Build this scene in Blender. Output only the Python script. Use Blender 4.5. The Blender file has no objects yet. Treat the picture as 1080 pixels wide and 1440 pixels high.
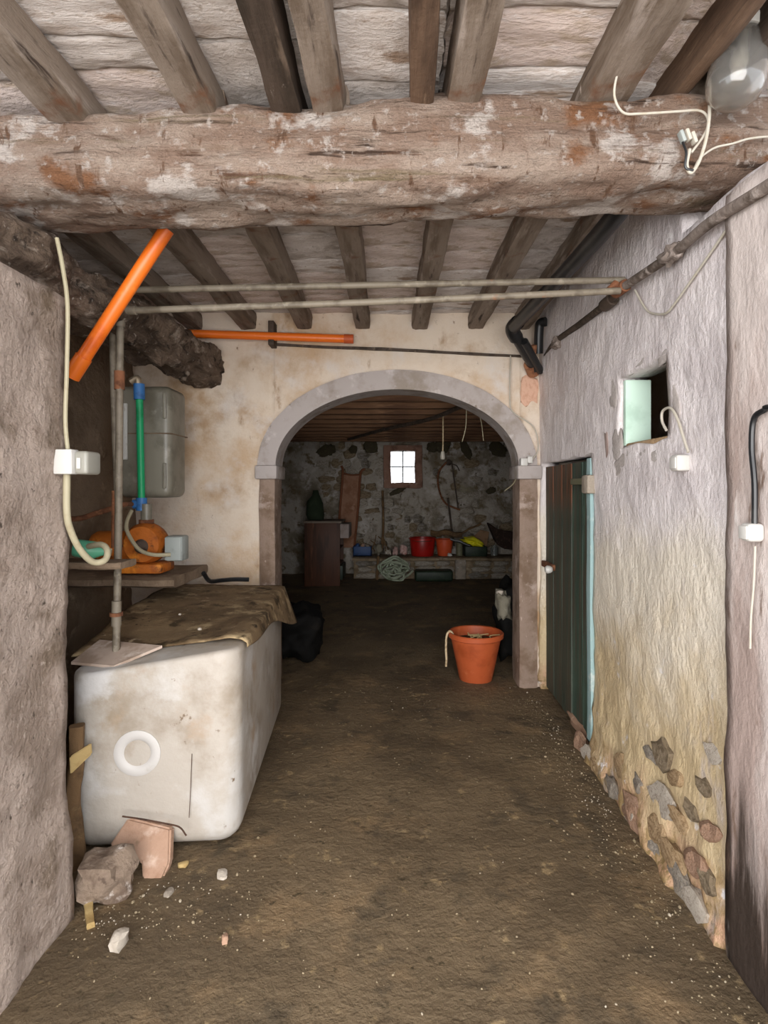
import bpy, bmesh, math, random
from mathutils import Vector, Matrix, noise as mn
random.seed(7)
S = bpy.context.scene
COL = S.collection
R = math.radians
F, H, VX, VY = 800.0, 1.6, 555.0, 687.0      # focal length in px, eye height, vanishing point

# ------------------------------------------------------------------ camera
cd = bpy.data.cameras.new('camera'); cam = bpy.data.objects.new('camera', cd); COL.objects.link(cam)
cam.location = (0, 0, H); cam.rotation_euler = (R(90), 0, 0)
cd.sensor_fit = 'HORIZONTAL'; cd.sensor_width = 36; cd.lens = 36 * F / 1080
cd.shift_x = -(VX - 540) / 1080; cd.shift_y = -(720 - VY) / 1080
cd.clip_start = .05; cd.clip_end = 200
S.camera = cam
# ------------------------------------------------------------------ world, daylight, exposure
w = bpy.data.worlds.new('sky'); S.world = w; w.use_nodes = True
w.node_tree.nodes['Background'].inputs[0].default_value = (.86, .92, 1, 1)
w.node_tree.nodes['Background'].inputs[1].default_value = 2.2
def area(name, loc, rot, sx, sy, power, col):
    l = bpy.data.lights.new(name, 'AREA'); l.shape = 'RECTANGLE'; l.size = sx; l.size_y = sy; l.energy = power; l.color = col
    o = bpy.data.objects.new(name, l); COL.objects.link(o); o.location = loc; o.rotation_euler = rot
    return o
area('daylight_entrance_offscreen', (-.9, -2.2, 1.6), (R(90), 0, 0), 5.2, 3.0, 265, (1, .955, .905))      # open doorway behind the viewer
V = S.view_settings
V.view_transform = 'Standard'; V.look = 'None'; V.gamma = 1; V.use_curve_mapping = False; V.exposure = .66

# ------------------------------------------------------------------ helpers
def P(px, py, Y): return Vector(((px - VX) / F * Y, Y, H - (py - VY) / F * Y))
def hexc(h):
    c = [int(h[i:i+2], 16) / 255 for i in (0, 2, 4)]
    return tuple((x / 12.92 if x <= .04045 else ((x + .055) / 1.055) ** 2.4) for x in c) + (1,)

def pm(name, base, layers=(), rough=.9, bumps=(), metallic=0, spec=.3, trans=0, alpha=1):
    """layers: (hex, scale, lo, hi, stretch, zrange or None, axis); zrange (a,b): mask 1 at a, 0 at b along the axis"""
    m = bpy.data.materials.new(name); m.use_nodes = True
    nt = m.node_tree; N = nt.nodes; L = nt.links
    b = N['Principled BSDF']; tc = N.new('ShaderNodeTexCoord')
    b.inputs['Roughness'].default_value = rough; b.inputs['Metallic'].default_value = metallic
    b.inputs['Specular IOR Level'].default_value = spec
    b.inputs['Transmission Weight'].default_value = trans
    b.inputs['Alpha'].default_value = alpha
    def nz(scale, stretch, detail=6, seed=0):
        mp = N.new('ShaderNodeMapping'); mp.inputs['Scale'].default_value = stretch; mp.inputs['Location'].default_value = (seed * 3.7, seed * 1.3, seed * 2.1)
        L.new(tc.outputs['Object'], mp.inputs['Vector'])
        n = N.new('ShaderNodeTexNoise'); n.inputs['Scale'].default_value = scale; n.inputs['Detail'].default_value = detail; n.inputs['Roughness'].default_value = .62
        L.new(mp.outputs[0], n.inputs['Vector'])
        return n.outputs[0]
    rgb = N.new('ShaderNodeRGB'); rgb.outputs[0].default_value = hexc(base); cur = rgb.outputs[0]
    for i, ly in enumerate(layers):
        c, sc, lo, hi = ly[:4]; st = ly[4] if len(ly) > 4 else (1, 1, 1); zr = ly[5] if len(ly) > 5 else None; ax = ly[6] if len(ly) > 6 else 2
        f = nz(sc, st, 7, i + 1)
        mr = N.new('ShaderNodeMapRange'); mr.interpolation_type = 'SMOOTHSTEP'
        mr.inputs[1].default_value = lo; mr.inputs[2].default_value = hi
        if zr:
            sep = N.new('ShaderNodeSeparateXYZ'); L.new(tc.outputs['Object'], sep.inputs[0])
            g = N.new('ShaderNodeMapRange'); g.inputs[1].default_value = zr[0]; g.inputs[2].default_value = zr[1]
            g.inputs[3].default_value = .5; g.inputs[4].default_value = -.5
            L.new(sep.outputs[ax], g.inputs[0])
            ad = N.new('ShaderNodeMath'); ad.operation = 'ADD'; L.new(f, ad.inputs[0]); L.new(g.outputs[0], ad.inputs[1]); f = ad.outputs[0]
        L.new(f, mr.inputs[0])
        mx = N.new('ShaderNodeMix'); mx.data_type = 'RGBA'
        L.new(mr.outputs[0], mx.inputs[0]); L.new(cur, mx.inputs[6]); mx.inputs[7].default_value = hexc(c); cur = mx.outputs[2]
    L.new(cur, b.inputs['Base Color'])
    prev = None
    for i, bp in enumerate(bumps):
        sc, strength, dist = bp[:3]; st = bp[3] if len(bp) > 3 else (1, 1, 1)
        bn = N.new('ShaderNodeBump'); bn.inputs['Strength'].default_value = strength; bn.inputs['Distance'].default_value = dist
        L.new(nz(sc, st, 8, i + 9), bn.inputs['Height'])
        if prev: L.new(prev, bn.inputs['Normal'])
        prev = bn.outputs[0]
    if prev: L.new(prev, b.inputs['Normal'])
    return m

class MB:
    def __init__(s): s.v = []; s.f = []
    def add(s, v, f):
        k = len(s.v); s.v += [Vector(p) for p in v]; s.f += [tuple(i + k for i in q) for q in f]; return s
    def bm(s, b):
        b.verts.index_update(); k = len(s.v); s.v += [v.co.copy() for v in b.verts]; s.f += [tuple(v.index + k for v in q.verts) for q in b.faces]; b.free(); return s
    def xf(s, fn): s.v = [Vector(fn(p)) for p in s.v]; return s
    def mesh(s, name, mat, smooth):
        me = bpy.data.meshes.new(name); me.from_pydata(s.v, [], s.f); me.update()
        b = bmesh.new(); b.from_mesh(me); bmesh.ops.recalc_face_normals(b, faces=b.faces); b.to_mesh(me); b.free()
        if smooth:
            me.shade_smooth()
            if smooth != 'all': me.set_sharp_from_angle(angle=R(40))
        me.materials.append(mat); return me
WL = {}
def obj(name, mb, mat, parent=None, smooth=True, origin=True):
    if origin:
        xs = [p.x for p in mb.v]; ys = [p.y for p in mb.v]; zs = [p.z for p in mb.v]
        c = Vector(((min(xs) + max(xs)) / 2, (min(ys) + max(ys)) / 2, min(zs)))
    else: c = Vector((0, 0, 0))
    mb.v = [p - c for p in mb.v]
    o = bpy.data.objects.new(name, mb.mesh(name, mat, smooth)); COL.objects.link(o)
    if parent: o.parent = parent; o.location = c - WL[parent.name]
    else: o.location = c
    WL[o.name] = c
    return o
def inst(name, me, loc, rot, sc, parent=None):
    o = bpy.data.objects.new(name, me); COL.objects.link(o); o.rotation_euler = rot; o.scale = sc
    o.location = Vector(loc) - (WL[parent.name] if parent else Vector((0, 0, 0))); o.parent = parent; WL[o.name] = Vector(loc)
    return o
def tag(o, label, cat, group=None, kind=None):
    o['label'] = label; o['category'] = cat
    if group: o['group'] = group
    if kind: o['kind'] = kind
    return o
def thing(name, loc, label, cat, group=None):
    o = bpy.data.objects.new(name, None); COL.objects.link(o); o.location = loc; o.empty_display_size = .1; WL[o.name] = Vector(loc)
    return tag(o, label, cat, group)
def frac(p, s, o=5, seed=0): return mn.fractal(Vector(p) * s + Vector((seed * 7.1, seed * 3.3, seed)), .9, 2.1, o)
def lin(a, b, step, brk=()):
    pts = [a] + sorted(x for x in brk if a < x < b) + [b]; out = []
    for p, q in zip(pts, pts[1:]):
        n = max(1, round((q - p) / step)); out += [p + (q - p) * i / n for i in range(n)]
    return out + [b]
def rbox(x0, x1, y0, y1, z0, z1, bev=.01, seg=2):
    b = bmesh.new(); bmesh.ops.create_cube(b, size=1)
    for v in b.verts: v.co = Vector((x0 + (v.co.x + .5) * (x1 - x0), y0 + (v.co.y + .5) * (y1 - y0), z0 + (v.co.z + .5) * (z1 - z0)))
    if bev: bmesh.ops.bevel(b, geom=list(b.edges), offset=min(bev, .49 * min(x1 - x0, y1 - y0, z1 - z0)), segments=seg, profile=.5, affect='EDGES')
    return MB().bm(b)
def smooth_path(pts, k=6):
    pts = [Vector(p) for p in pts]
    if len(pts) < 3: return pts
    out = []; e = [pts[0] * 2 - pts[1]] + pts + [pts[-1] * 2 - pts[-2]]
    for i in range(1, len(e) - 2):
        a, b, c, d = e[i-1:i+3]
        for j in range(k):
            t = j / k
            out.append(.5 * ((2 * b) + (c - a) * t + (2 * a - 5 * b + 4 * c - d) * t * t + (3 * b - a - 3 * c + d) * t ** 3))
    return out + [pts[-1]]
def tube(pts, r, seg=10, curve=True, k=6):
    pts = smooth_path(pts, k) if curve else [Vector(p) for p in pts]
    rs = r if isinstance(r, (list, tuple)) else None
    v = []; f = []; n = len(pts)
    t0 = (pts[1] - pts[0]).normalized(); up = Vector((0, 0, 1)) if abs(t0.z) < .9 else Vector((1, 0, 0)); x = t0.cross(up).normalized()
    for i, p in enumerate(pts):
        t = (pts[min(i + 1, n - 1)] - pts[max(i - 1, 0)]).normalized()
        x = (x - t * x.dot(t)).normalized(); y = t.cross(x)
        rr = (rs[0] + (rs[1] - rs[0]) * i / (n - 1)) if rs else r
        v += [p + (x * math.cos(a) + y * math.sin(a)) * rr for a in (2 * math.pi * j / seg for j in range(seg))]
    for i in range(n - 1):
        f += [(i * seg + j, i * seg + (j + 1) % seg, (i + 1) * seg + (j + 1) % seg, (i + 1) * seg + j) for j in range(seg)]
    f += [tuple(range(seg)), tuple((n - 1) * seg + j for j in range(seg))]
    return MB().add(v, f)
def lathe(prof, seg=28, close=False):
    """prof (r,z) about the z axis"""
    v = []; f = []; n = len(prof)
    for r, z in prof: v += [(r * math.cos(2 * math.pi * j / seg), r * math.sin(2 * math.pi * j / seg), z) for j in range(seg)]
    for i in range(n - 1 + (1 if close else 0)):
        k = (i + 1) % n
        f += [(i * seg + j, i * seg + (j + 1) % seg, k * seg + (j + 1) % seg, k * seg + j) for j in range(seg)]
    if not close: f += [tuple(range(seg)), tuple((n - 1) * seg + j for j in range(seg))]
    return MB().add(v, f)
def at(mb, loc, rot=(0, 0, 0)):
    m = Matrix.Translation(Vector(loc)) @ Matrix.Rotation(rot[2], 4, 'Z') @ Matrix.Rotation(rot[1], 4, 'Y') @ Matrix.Rotation(rot[0], 4, 'X')
    return mb.xf(lambda p: m @ p)
def timber(p0, p1, w_, h_, nseg=30, nq=5, amp=.012, ns=3.0, rnd=7, seed=0, roll=0, hole=0):
    """lumpy hewn timber from p0 to p1 (centre line)"""
    p0, p1 = Vector(p0), Vector(p1); t = (p1 - p0).normalized()
    x = t.cross(Vector((0, 0, 1)))
    x = x.normalized() if x.length > .01 else Vector((1, 0, 0)); y = x.cross(t)
    sq = []
    for s in range(4):
        for i in range(nq):
            a = -1 + 2 * i / nq; sq.append(((a, -1), (1, a), (-a, 1), (-1, -a))[s])
    sec = []
    for u, q in sq:
        k = (abs(u) ** rnd + abs(q) ** rnd) ** (-1 / rnd); u, q = u * k, q * k
        sec.append((u * math.cos(roll) - q * math.sin(roll), u * math.sin(roll) + q * math.cos(roll)))
    v = []; f = []; n = len(sec)
    for i in range(nseg + 1):
        c = p0.lerp(p1, i / nseg)
        sway = Vector((mn.noise(Vector((i / nseg * 3, seed, 0))), 0, mn.noise(Vector((i / nseg * 3, seed, 9))))) * amp
        for u, q in sec:
            d = x * (u * w_ / 2) + y * (q * h_ / 2)
            p = c + d
            st = Vector((p.dot(x) * 3, p.dot(t), p.dot(y) * 3))
            p = p + d.normalized() * amp * (frac(st, ns, 5, seed)) + sway
            v.append(p)
    for i in range(nseg):
        f += [(i * n + j, i * n + (j + 1) % n, (i + 1) * n + (j + 1) % n, (i + 1) * n + j) for j in range(n)]
    f += [tuple(range(n)), tuple(nseg * n + j for j in range(n))]
    return MB().add(v, f)
def rock(sx, sy, sz, seed, sub=2, amp=.35, flat=True):
    b = bmesh.new(); bmesh.ops.create_icosphere(b, subdivisions=sub, radius=1)
    for v in b.verts:
        d = v.co.normalized(); k = max(abs(d.x), abs(d.y), abs(d.z)); d = d.lerp(d / k * .85, .55)
        d *= 1 + amp * mn.noise(d * 1.7 + Vector((seed * 5.3, seed, 0))) + amp * .4 * mn.noise(d * 4.5 + Vector((0, seed * 5.3, 2)))
        v.co = Vector((d.x * sx / 2, d.y * sy / 2, d.z * sz / 2))
    mb = MB().bm(b); z0 = min(p.z for p in mb.v)
    return mb.xf(lambda p: (p.x, p.y, p.z - z0)) if flat else mb
def wallgrid(mb, us, vs, f, nrm, thick, amp, ns, hole=None, extra=None, seed=0, edge=0):
    """solid slab whose front face follows f(u,v) and is displaced along nrm"""
    nrm = Vector(nrm); nu, nv = len(us), len(vs); k = len(mb.v); verts = []
    for u in us:
        for q in vs:
            p = Vector(f(u, q)); d = amp * frac(p, ns, 5, seed)
            if extra: d += extra(u, q)
            e = Vector((0, 0, 0))
            if edge: e = mn.noise_vector(p * 6) * edge; e -= nrm * e.dot(nrm)
            verts.append(p + nrm * d + e)
    nb = len(verts)
    for u in us:
        for q in vs: verts.append(Vector(f(u, q)) - nrm * thick)
    fc = []; on = lambda i, j: 0 <= i < nu - 1 and 0 <= j < nv - 1 and not (hole and hole((us[i] + us[i+1]) / 2, (vs[j] + vs[j+1]) / 2))
    ix = lambda i, j: i * nv + j
    for i in range(nu - 1):
        for j in range(nv - 1):
            if not on(i, j): continue
            a, b, c, d = ix(i, j), ix(i+1, j), ix(i+1, j+1), ix(i, j+1)
            fc += [(a, b, c, d), (a + nb, d + nb, c + nb, b + nb)]
            for (di, dj, e0, e1) in ((0, -1, a, b), (1, 0, b, c), (0, 1, c, d), (-1, 0, d, a)):
                if not on(i + di, j + dj): fc.append((e0, e0 + nb, e1 + nb, e1))
    used = sorted({i for q in fc for i in q}); mp = {i: n for n, i in enumerate(used)}
    return mb.add([verts[i] for i in used], [tuple(mp[i] for i in q) for q in fc])

# ------------------------------------------------------------------ materials
M = {}
M['plaster_right'] = pm('lime_plaster', 'e2dad9', [('d0c7c7', 2.2, .45, .64), ('e0d6c6', 1.5, .30, .75, (1, 1, 1), (1.1, 1.7)), ('c9b38d', 2.4, .26, .80, (1, 1, 1), (.2, 1.5)),
      ('c2997c', 3.0, .80, 1.1, (1, 1, .6), (.0, 1.3)), ('a78c64', 12, .92, 1.12, (1, 1, 1), (.1, 1.3)), ('8f774f', 26, .96, 1.08, (1, 1, 1), (.0, 1.2)), ('b8aeae', 4, .60, .75, (1, 1, .4)), ('e8e3e2', 9, .62, .72)],
      rough=.48, spec=.5, bumps=[(7, .35, .05, (1, 1, .6)), (20, .5, .03, (1, 1, .5)), (50, .5, .015)])
M['plaster_arch'] = pm('cream_plaster', 'd6c7b6', [('c2a688', 1.6, .46, .68), ('d3c9c0', 3.2, .5, .7), ('a98a68', 1.8, .50, .70), ('8f6d4b', 4, .60, .76, (1, 1, .5)), ('8f7a66', 16, .66, .74)],
      rough=.9, bumps=[(7, .4, .03), (40, .4, .014)])
M['plaster_left'] = pm('rough_mortar', 'c2aea0', [('a08c7d', 3, .45, .6), ('c9b6a9', 5, .55, .7), ('7d6a57', 4, .56, .74), ('c8b6a8', 30, .61, .68), ('54463a', 22, .62, .70)],
      rough=.55, spec=.5, bumps=[(12, .7, .07), (32, .9, .04), (70, .6, .012)])
M['pier'] = pm('stained_pier', 'cbbfb9', [('a5928a', 2.6, .48, .66, (1, 1, .25)), ('b98a72', 2.4, .80, 1.1, (1, 1, .4), (.1, 1.7)), ('3a302a', 2.6, .74, .92, (2.8, 2.8, .2), (.0, 2.4)), ('ded6d1', 6, .6, .7, (1, 1, .2)), ('7a6558', 9, .6, .7, (1, 1, .3))],
      rough=.6, bumps=[(10, .5, .03, (1, 1, .4)), (40, .4, .012)])
M['arch_stone'] = pm('grey_arch_render', 'aaa19d', [('91867c', 4, .45, .65), ('c0b7b5', 7, .56, .7), ('75675a', 14, .62, .74)], rough=.9, bumps=[(9, .3, .02), (50, .3, .008)])
M['pilaster'] = pm('pilaster_stone', '8f7b6d', [('75604f', 5, .45, .65), ('a8968b', 8, .56, .7), ('5d4a3b', 3, .58, .74), ('b9a498', 22, .62, .7, (1, 1, .4))], rough=.85, bumps=[(10, .5, .03), (45, .4, .01)])
M['recess'] = pm('brown_mortar_stone', '7d6a57', [('665443', 3, .45, .64), ('93806c', 6, .58, .7)], bumps=[(8, .6, .05), (30, .5, .02)])
M['floor'] = pm('packed_earth', '6d5b43', [('5a4a35', 1.3, .42, .62), ('80694c', 2.4, .52, .68), ('4f4230', 5, .52, .68), ('8d7756', 11, .6, .7), ('41351f', 22, .6, .7), ('a28f6c', 42, .66, .72)],
      rough=.75, spec=.4, bumps=[(5, .4, .05), (24, .7, .03), (70, .6, .012)])
M['rubble'] = pm('limewashed_rubble', 'a8a095', [('7c7263', 2.2, .46, .62), ('bdb6b0', 3.4, .52, .68), ('6b5d47', 6, .52, .66), ('544b3b', 12, .62, .72), ('8c8862', 1.7, .64, .74)],
      bumps=[(9, .8, .08), (30, .6, .03)])
M['stone_a'] = pm('limewashed_stone', 'a89f92', [('82786a', 6, .45, .65), ('bcb4aa', 9, .56, .7), ('5f5442', 14, .6, .72)], bumps=[(12, .6, .04), (40, .5, .015)])
M['stone_b'] = pm('brown_stone', '8b7a63', [('6a5a45', 6, .45, .65), ('a59681', 9, .56, .7)], bumps=[(12, .6, .04), (40, .5, .015)])
M['hole_shade'] = pm('wall_hole_shade', '453d2e', [('4f4b30', 8, .5, .68)], bumps=[(12, .6, .04)])  # dark colour painted for the shade inside wall cavities
M['stone_tan'] = pm('tan_mortar_stone', 'a98e6c', [('8a6f50', 8, .45, .62), ('c7b08f', 14, .58, .7)], bumps=[(14, .6, .03), (50, .4, .01)])
M['stone_grey'] = pm('grey_stone', '988d7f', [('7f766c', 8, .45, .62), ('bfb8b2', 14, .58, .7)], bumps=[(14, .6, .03), (50, .4, .01)])
M['stone_white'] = pm('whitish_stone', 'b5aa9c', [('94877a', 8, .5, .66)], bumps=[(16, .5, .03)])
M['stone_pink'] = pm('pinkish_stone', 'a0806a', [('8a6b55', 8, .45, .62), ('bda28e', 14, .58, .7)], bumps=[(14, .6, .03)])
M['slab_white'] = pm('limewashed_slab', 'e3dbd6', [('cabdb4', 4, .46, .64), ('efeae7', 7, .55, .7), ('a39384', 9, .6, .74), ('a08a78', 2.5, .56, .7)], bumps=[(8, .5, .03, (1, 1.6, 1)), (35, .4, .012)])
M['slab_grey'] = pm('greyed_slab', 'd0c7c1', [('b0a59c', 4, .46, .64), ('ddd6d2', 7, .55, .7), ('6f6257', 9, .6, .74)], bumps=[(8, .5, .03), (35, .4, .012)])
M['slab_pink'] = pm('pinkish_slab', 'd9c9c1', [('bba998', 4, .46, .64), ('e2d8d4', 7, .55, .7), ('85725f', 9, .6, .74)], bumps=[(8, .5, .03), (35, .4, .012)])
M['beam'] = pm('limed_old_timber', '8c7464', [('a59283', 4, .44, .62, (.6, 1, 1.6)), ('80583c', 4.5, .52, .64, (.9, 1, 1.1)), ('c3b7ae', 5, .55, .63, (.8, 1, 1.1)), ('5f4433', 7, .57, .68, (.35, 1, 2.6)), ('77684f', 5, .56, .70, (.15, 1, 4)), ('443226', 12, .58, .68, (.2, 1, 2.6)), ('b8aba1', 26, .56, .68), ('6a4e3b', 10, .60, .68, (2.4, 1, .7))],
      rough=.85, bumps=[(5, .8, .07, (.2, 1, 3.5)), (16, 1.0, .06, (.3, 1, 2.2)), (45, .9, .03)])
M['joist'] = pm('weathered_joist', '85776a', [('6a5b4d', 5, .45, .62, (2, .25, 2)), ('9c8f84', 6, .54, .68, (2, .4, 2)), ('3c3028', 12, .58, .7, (2, .2, 2)), ('6d4a34', 3, .56, .68)],
      bumps=[(8, .5, .03, (3, .3, 3)), (40, .4, .01)])
M['joist_brown'] = pm('reddish_joist', '66503f', [('4a382b', 5, .45, .62, (2, .25, 2)), ('866f5a', 6, .56, .68, (2, .4, 2)), ('b3a598', 9, .66, .74)], bumps=[(8, .5, .03, (3, .3, 3)), (40, .4, .01)])
M['joist_dark'] = pm('dark_joist', '4a3d33', [('33291f', 5, .45, .62, (2, .25, 2)), ('b8aca2', 6, .62, .68, (2, .6, 2)), ('6a5a4c', 7, .55, .7, (2, .4, 2))], bumps=[(8, .5, .03, (3, .3, 3)), (40, .4, .01)])
M['old_log'] = pm('crusty_log', '7f6c5c', [('544437', 4, .45, .60, (1.5, .4, 1.5)), ('b3a394', 8, .55, .66, (1.5, .6, 1.5)), ('352a21', 10, .56, .66), ('cbbfb2', 24, .62, .70)], bumps=[(7, 1, .09, (2, .5, 2)), (25, .9, .05)])
M['board'] = pm('brown_ceiling_board', '7a5a42', [('5c4130', 4, .45, .62, (.3, 2, 2)), ('957357', 6, .56, .7, (.3, 2, 2))], bumps=[(8, .4, .02, (.3, 3, 3))])
M['tank'] = pm('dusty_white_tank', 'aaa196', [('8d8070', 2.6, .46, .68), ('b8b3ad', 4, .5, .7), ('8b7556', 2.4, .56, .74), ('a08b75', 3, .56, .72), ('6f5c4a', 16, .65, .72), ('c6c2be', 1.6, .56, .66)], rough=.5, spec=.4, bumps=[(5, .3, .02), (30, .3, .008)])
M['tank_plain'] = pm('white_tank_plastic', 'bab5b0', [('a39a90', 6, .5, .7)], rough=.5, bumps=[(20, .2, .005)])
M['sheet'] = pm('dusty_brown_sheet', '7d674b', [('5f4c35', 3, .44, .60), ('a8926f', 4, .52, .66), ('41331f', 7, .55, .66), ('b5a183', 13, .60, .70), ('3a2d1e', 22, .60, .68)], bumps=[(6, .5, .03), (35, .5, .012)])
M['card'] = pm('faded_card', 'b9a596', [('9c8776', 4, .45, .62), ('cdbdb0', 7, .56, .7)], bumps=[(10, .3, .01)])
M['terracotta'] = pm('broken_terracotta', 'ab8a74', [('937059', 6, .45, .62), ('c4aa98', 8, .55, .7), ('8d735d', 14, .6, .72)], bumps=[(16, .4, .02), (50, .4, .008)])
M['pot'] = pm('terracotta_plastic', 'b0532c', [('99441f', 5, .5, .7), ('bf6a42', 9, .58, .72)], rough=.55, spec=.4, bumps=[(30, .1, .004)])
M['soil'] = pm('dry_soil', '4a3823', [('6d5636', 20, .5, .65)], bumps=[(30, .8, .03)])
M['straw'] = pm('dry_straw', 'b29a6d', [('8d7850', 14, .5, .65)])
M['rope'] = pm('pale_rope', 'c4b08f', [('9c8868', 40, .5, .6)], bumps=[(90, .5, .004)])
M['orange'] = pm('orange_pvc', 'e8701c', [('cf5a12', 5, .52, .7), ('f28a3c', 8, .6, .74)], rough=.4, spec=.5)
M['orange_cap'] = pm('orange_pvc_cap', 'b9552c', [('9c4526', 10, .5, .7)], rough=.5)
M['steel'] = pm('galvanised_pipe', '766c5d', [('5c5244', 10, .45, .62), ('8d8474', 16, .56, .7), ('8a6248', 7, .64, .74)], rough=.6, spec=.5, bumps=[(40, .3, .004)])
M['rust'] = pm('rusty_iron', '7d5138', [('5a3826', 14, .45, .62), ('9c6d4e', 20, .56, .7)], bumps=[(40, .6, .008)])
M['iron'] = pm('dark_iron', '4b3f36', [('33291f', 14, .45, .62), ('6f6154', 20, .58, .7)], rough=.7, bumps=[(40, .5, .006)])
M['dirty_pipe'] = pm('plaster_splashed_pipe', '7c7068', [('574b42', 8, .45, .6), ('a89c94', 12, .55, .68)], bumps=[(24, .7, .02)])
M['black'] = pm('black_plastic', '17181a', [('2a2a2a', 8, .55, .7)], rough=.4, spec=.5)
M['black_bag'] = pm('black_sack', '0e0d0c', [('1a1714', 8, .5, .7)], rough=.8, spec=.15, bumps=[(10, .4, .03)])
M['copper'] = pm('bare_copper_joint', '9a6a4c', [('7a4e36', 14, .45, .65)], rough=.6)
M['white'] = pm('off_white_plastic', 'c2bfb9', [('a59e92', 20, .55, .7)], rough=.4, spec=.5)
M['cable'] = pm('off_white_cable', 'b0a99c', [('a89f8d', 30, .52, .68)], rough=.5)
M['cream_cable'] = pm('cream_cable', 'a39a80', [('9c9076', 30, .52, .68)], rough=.5)
M['clear_plastic'] = pm('milky_plastic', 'a9a69b', [], rough=.35, trans=.35)
M['vessel'] = pm('grey_vessel_plastic', '7c776a', [('635e51', 4, .45, .65), ('918c80', 7, .58, .7)], rough=.4, spec=.5, bumps=[(14, .2, .006)])
M['green_pipe'] = pm('green_ppr_pipe', '1f9a63', [('17804f', 9, .5, .7)], rough=.4)
M['blue'] = pm('blue_fitting', '3a6ea8', [('2d5788', 14, .5, .7)], rough=.45)
M['brass'] = pm('dull_brass', 'a0907a', [('7d6d55', 20, .5, .7)], rough=.4, metallic=.6)
M['pump'] = pm('rusty_orange_paint', 'b0601f', [('7d4015', 6, .45, .62), ('cc7d2c', 9, .54, .68), ('4a2a17', 10, .54, .66), ('e08a2c', 3, .54, .66)], rough=.6, bumps=[(18, .5, .015)])
M['grey_box'] = pm('pale_grey_plastic', '949995', [('7e827e', 9, .5, .7)], rough=.45)
M['green_bottle'] = pm('green_plastic', '4f8f72', [('3a7058', 9, .5, .7)], rough=.35)
M['door'] = pm('green_door_paint', '34483d', [('4a6054', 4, .46, .64, (1, 1, .2)), ('4c473c', 5, .46, .58, (3, 3, .15)), ('6a7866', 8, .58, .7, (3, 3, .1)), ('26332c', 10, .54, .66, (3, 3, .2))], rough=.6, bumps=[(7, .4, .015, (3, 3, .15))])
M['door_brown'] = pm('brown_worn_green_door', '3a443a', [('66402a', 2.4, .40, .62, (1, 1, .6), (1.9, .9)), ('4a4236', 5, .44, .60, (3, 3, .15)), ('606655', 8, .56, .7, (3, 3, .1)), ('25291f', 10, .56, .66, (3, 3, .2))], rough=.6, bumps=[(7, .4, .015, (3, 3, .15))])
M['blue_trim'] = pm('pale_blue_paint', '8fa8a8', [('6d8a88', 6, .45, .65, (1, 1, .2)), ('b9c2bd', 9, .56, .7)], bumps=[(20, .3, .008)])
M['mint'] = pm('mint_paint', 'c9e2d2', [('b4cfbe', 5, .5, .7)], rough=.7)
M['window_wood'] = pm('pinkish_window_wood', '8b6a5a', [('6c4f42', 7, .48, .66), ('a58a7c', 10, .58, .7)], bumps=[(20, .3, .01)])
M['glazing_bar'] = pm('grey_glazing_bar', '4a4644', [('6a6664', 10, .5, .7)])
M['block'] = pm('mixed_rubble_block', '877565', [('665548', 7, .45, .62), ('a39487', 10, .55, .66), ('cdc3ba', 5, .58, .64), ('5b4b40', 16, .58, .68)], bumps=[(14, .6, .03), (45, .5, .015)])
M['patch_pink'] = pm('peach_patch', 'd3ab94', [('c59a82', 6, .46, .66)], bumps=[(20, .3, .01)])
M['patch'] = pm('grey_cement_patch', 'b9b0ab', [('a39a95', 6, .46, .66), ('c8c0bc', 12, .58, .7)], bumps=[(20, .5, .02)])
M['patch_rust'] = pm('rusty_stain_patch', 'a38f88', [('8d7770', 6, .46, .66)], bumps=[(20, .5, .02)])
M['glass'] = pm('window_glass', 'ffffff', [], rough=.02, trans=1, spec=.5)
M['lamp_glass'] = pm('dusty_lamp_glass', 'e6e2dc', [('c8c0b4', 6, .5, .7)], rough=.12, trans=.92, spec=.5)
M['lamp_collar'] = pm('grey_lamp_socket', '8d8a82', [('6f6b62', 9, .5, .7)], rough=.5)
M['cabinet'] = pm('red_brown_cabinet_wood', '4f3020', [('3a2317', 5, .46, .64, (2, 2, .3)), ('68422d', 7, .56, .7, (2, 2, .3))], rough=.55, bumps=[(8, .3, .01, (2, 2, .3))])
M['cabinet_top'] = pm('dusty_cabinet_top', '7d7064', [('5e5146', 5, .48, .66)], bumps=[(20, .3, .01)])
M['drawer'] = pm('pale_drawer', '9c8f8a', [('82746d', 6, .48, .66)])
M['canvas'] = pm('salmon_canvas', '96705a', [('835c45', 5, .46, .64), ('a5826c', 7, .56, .7)], bumps=[(40, .3, .006)])
M['canvas_rail'] = pm('orange_brown_rail', '774a33', [('5f3a28', 8, .5, .7)])
M['wood'] = pm('grey_brown_stick', '6a5238', [('4c3a27', 8, .46, .64), ('86704f', 12, .56, .7)], bumps=[(20, .5, .012)])
M['pale_wood'] = pm('yellowish_scrap_wood', 'b59c6a', [('94794c', 7, .46, .64)], bumps=[(20, .4, .01)])
M['dark_green'] = pm('dark_green_cloth', '263020', [('313c29', 6, .5, .7)], bumps=[(12, .5, .03)])
M['crate_green'] = pm('dark_green_plastic', '1d2a1e', [('2d3b2a', 9, .5, .7)], rough=.5)
M['blue_crate'] = pm('blue_plastic', '2b4672', [('22375a', 8, .5, .7)], rough=.5)
M['red'] = pm('red_plastic', 'a5160f', [('8c100b', 6, .5, .7)], rough=.4, spec=.5)
M['orange_pot'] = pm('orange_plastic', 'c9512a', [('ad4020', 6, .5, .7)], rough=.5)
M['yellow'] = pm('yellow_plastic', 'd8d021', [('b9b018', 8, .52, .7), ('6b6a1c', 5, .62, .7)], rough=.45)
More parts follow.
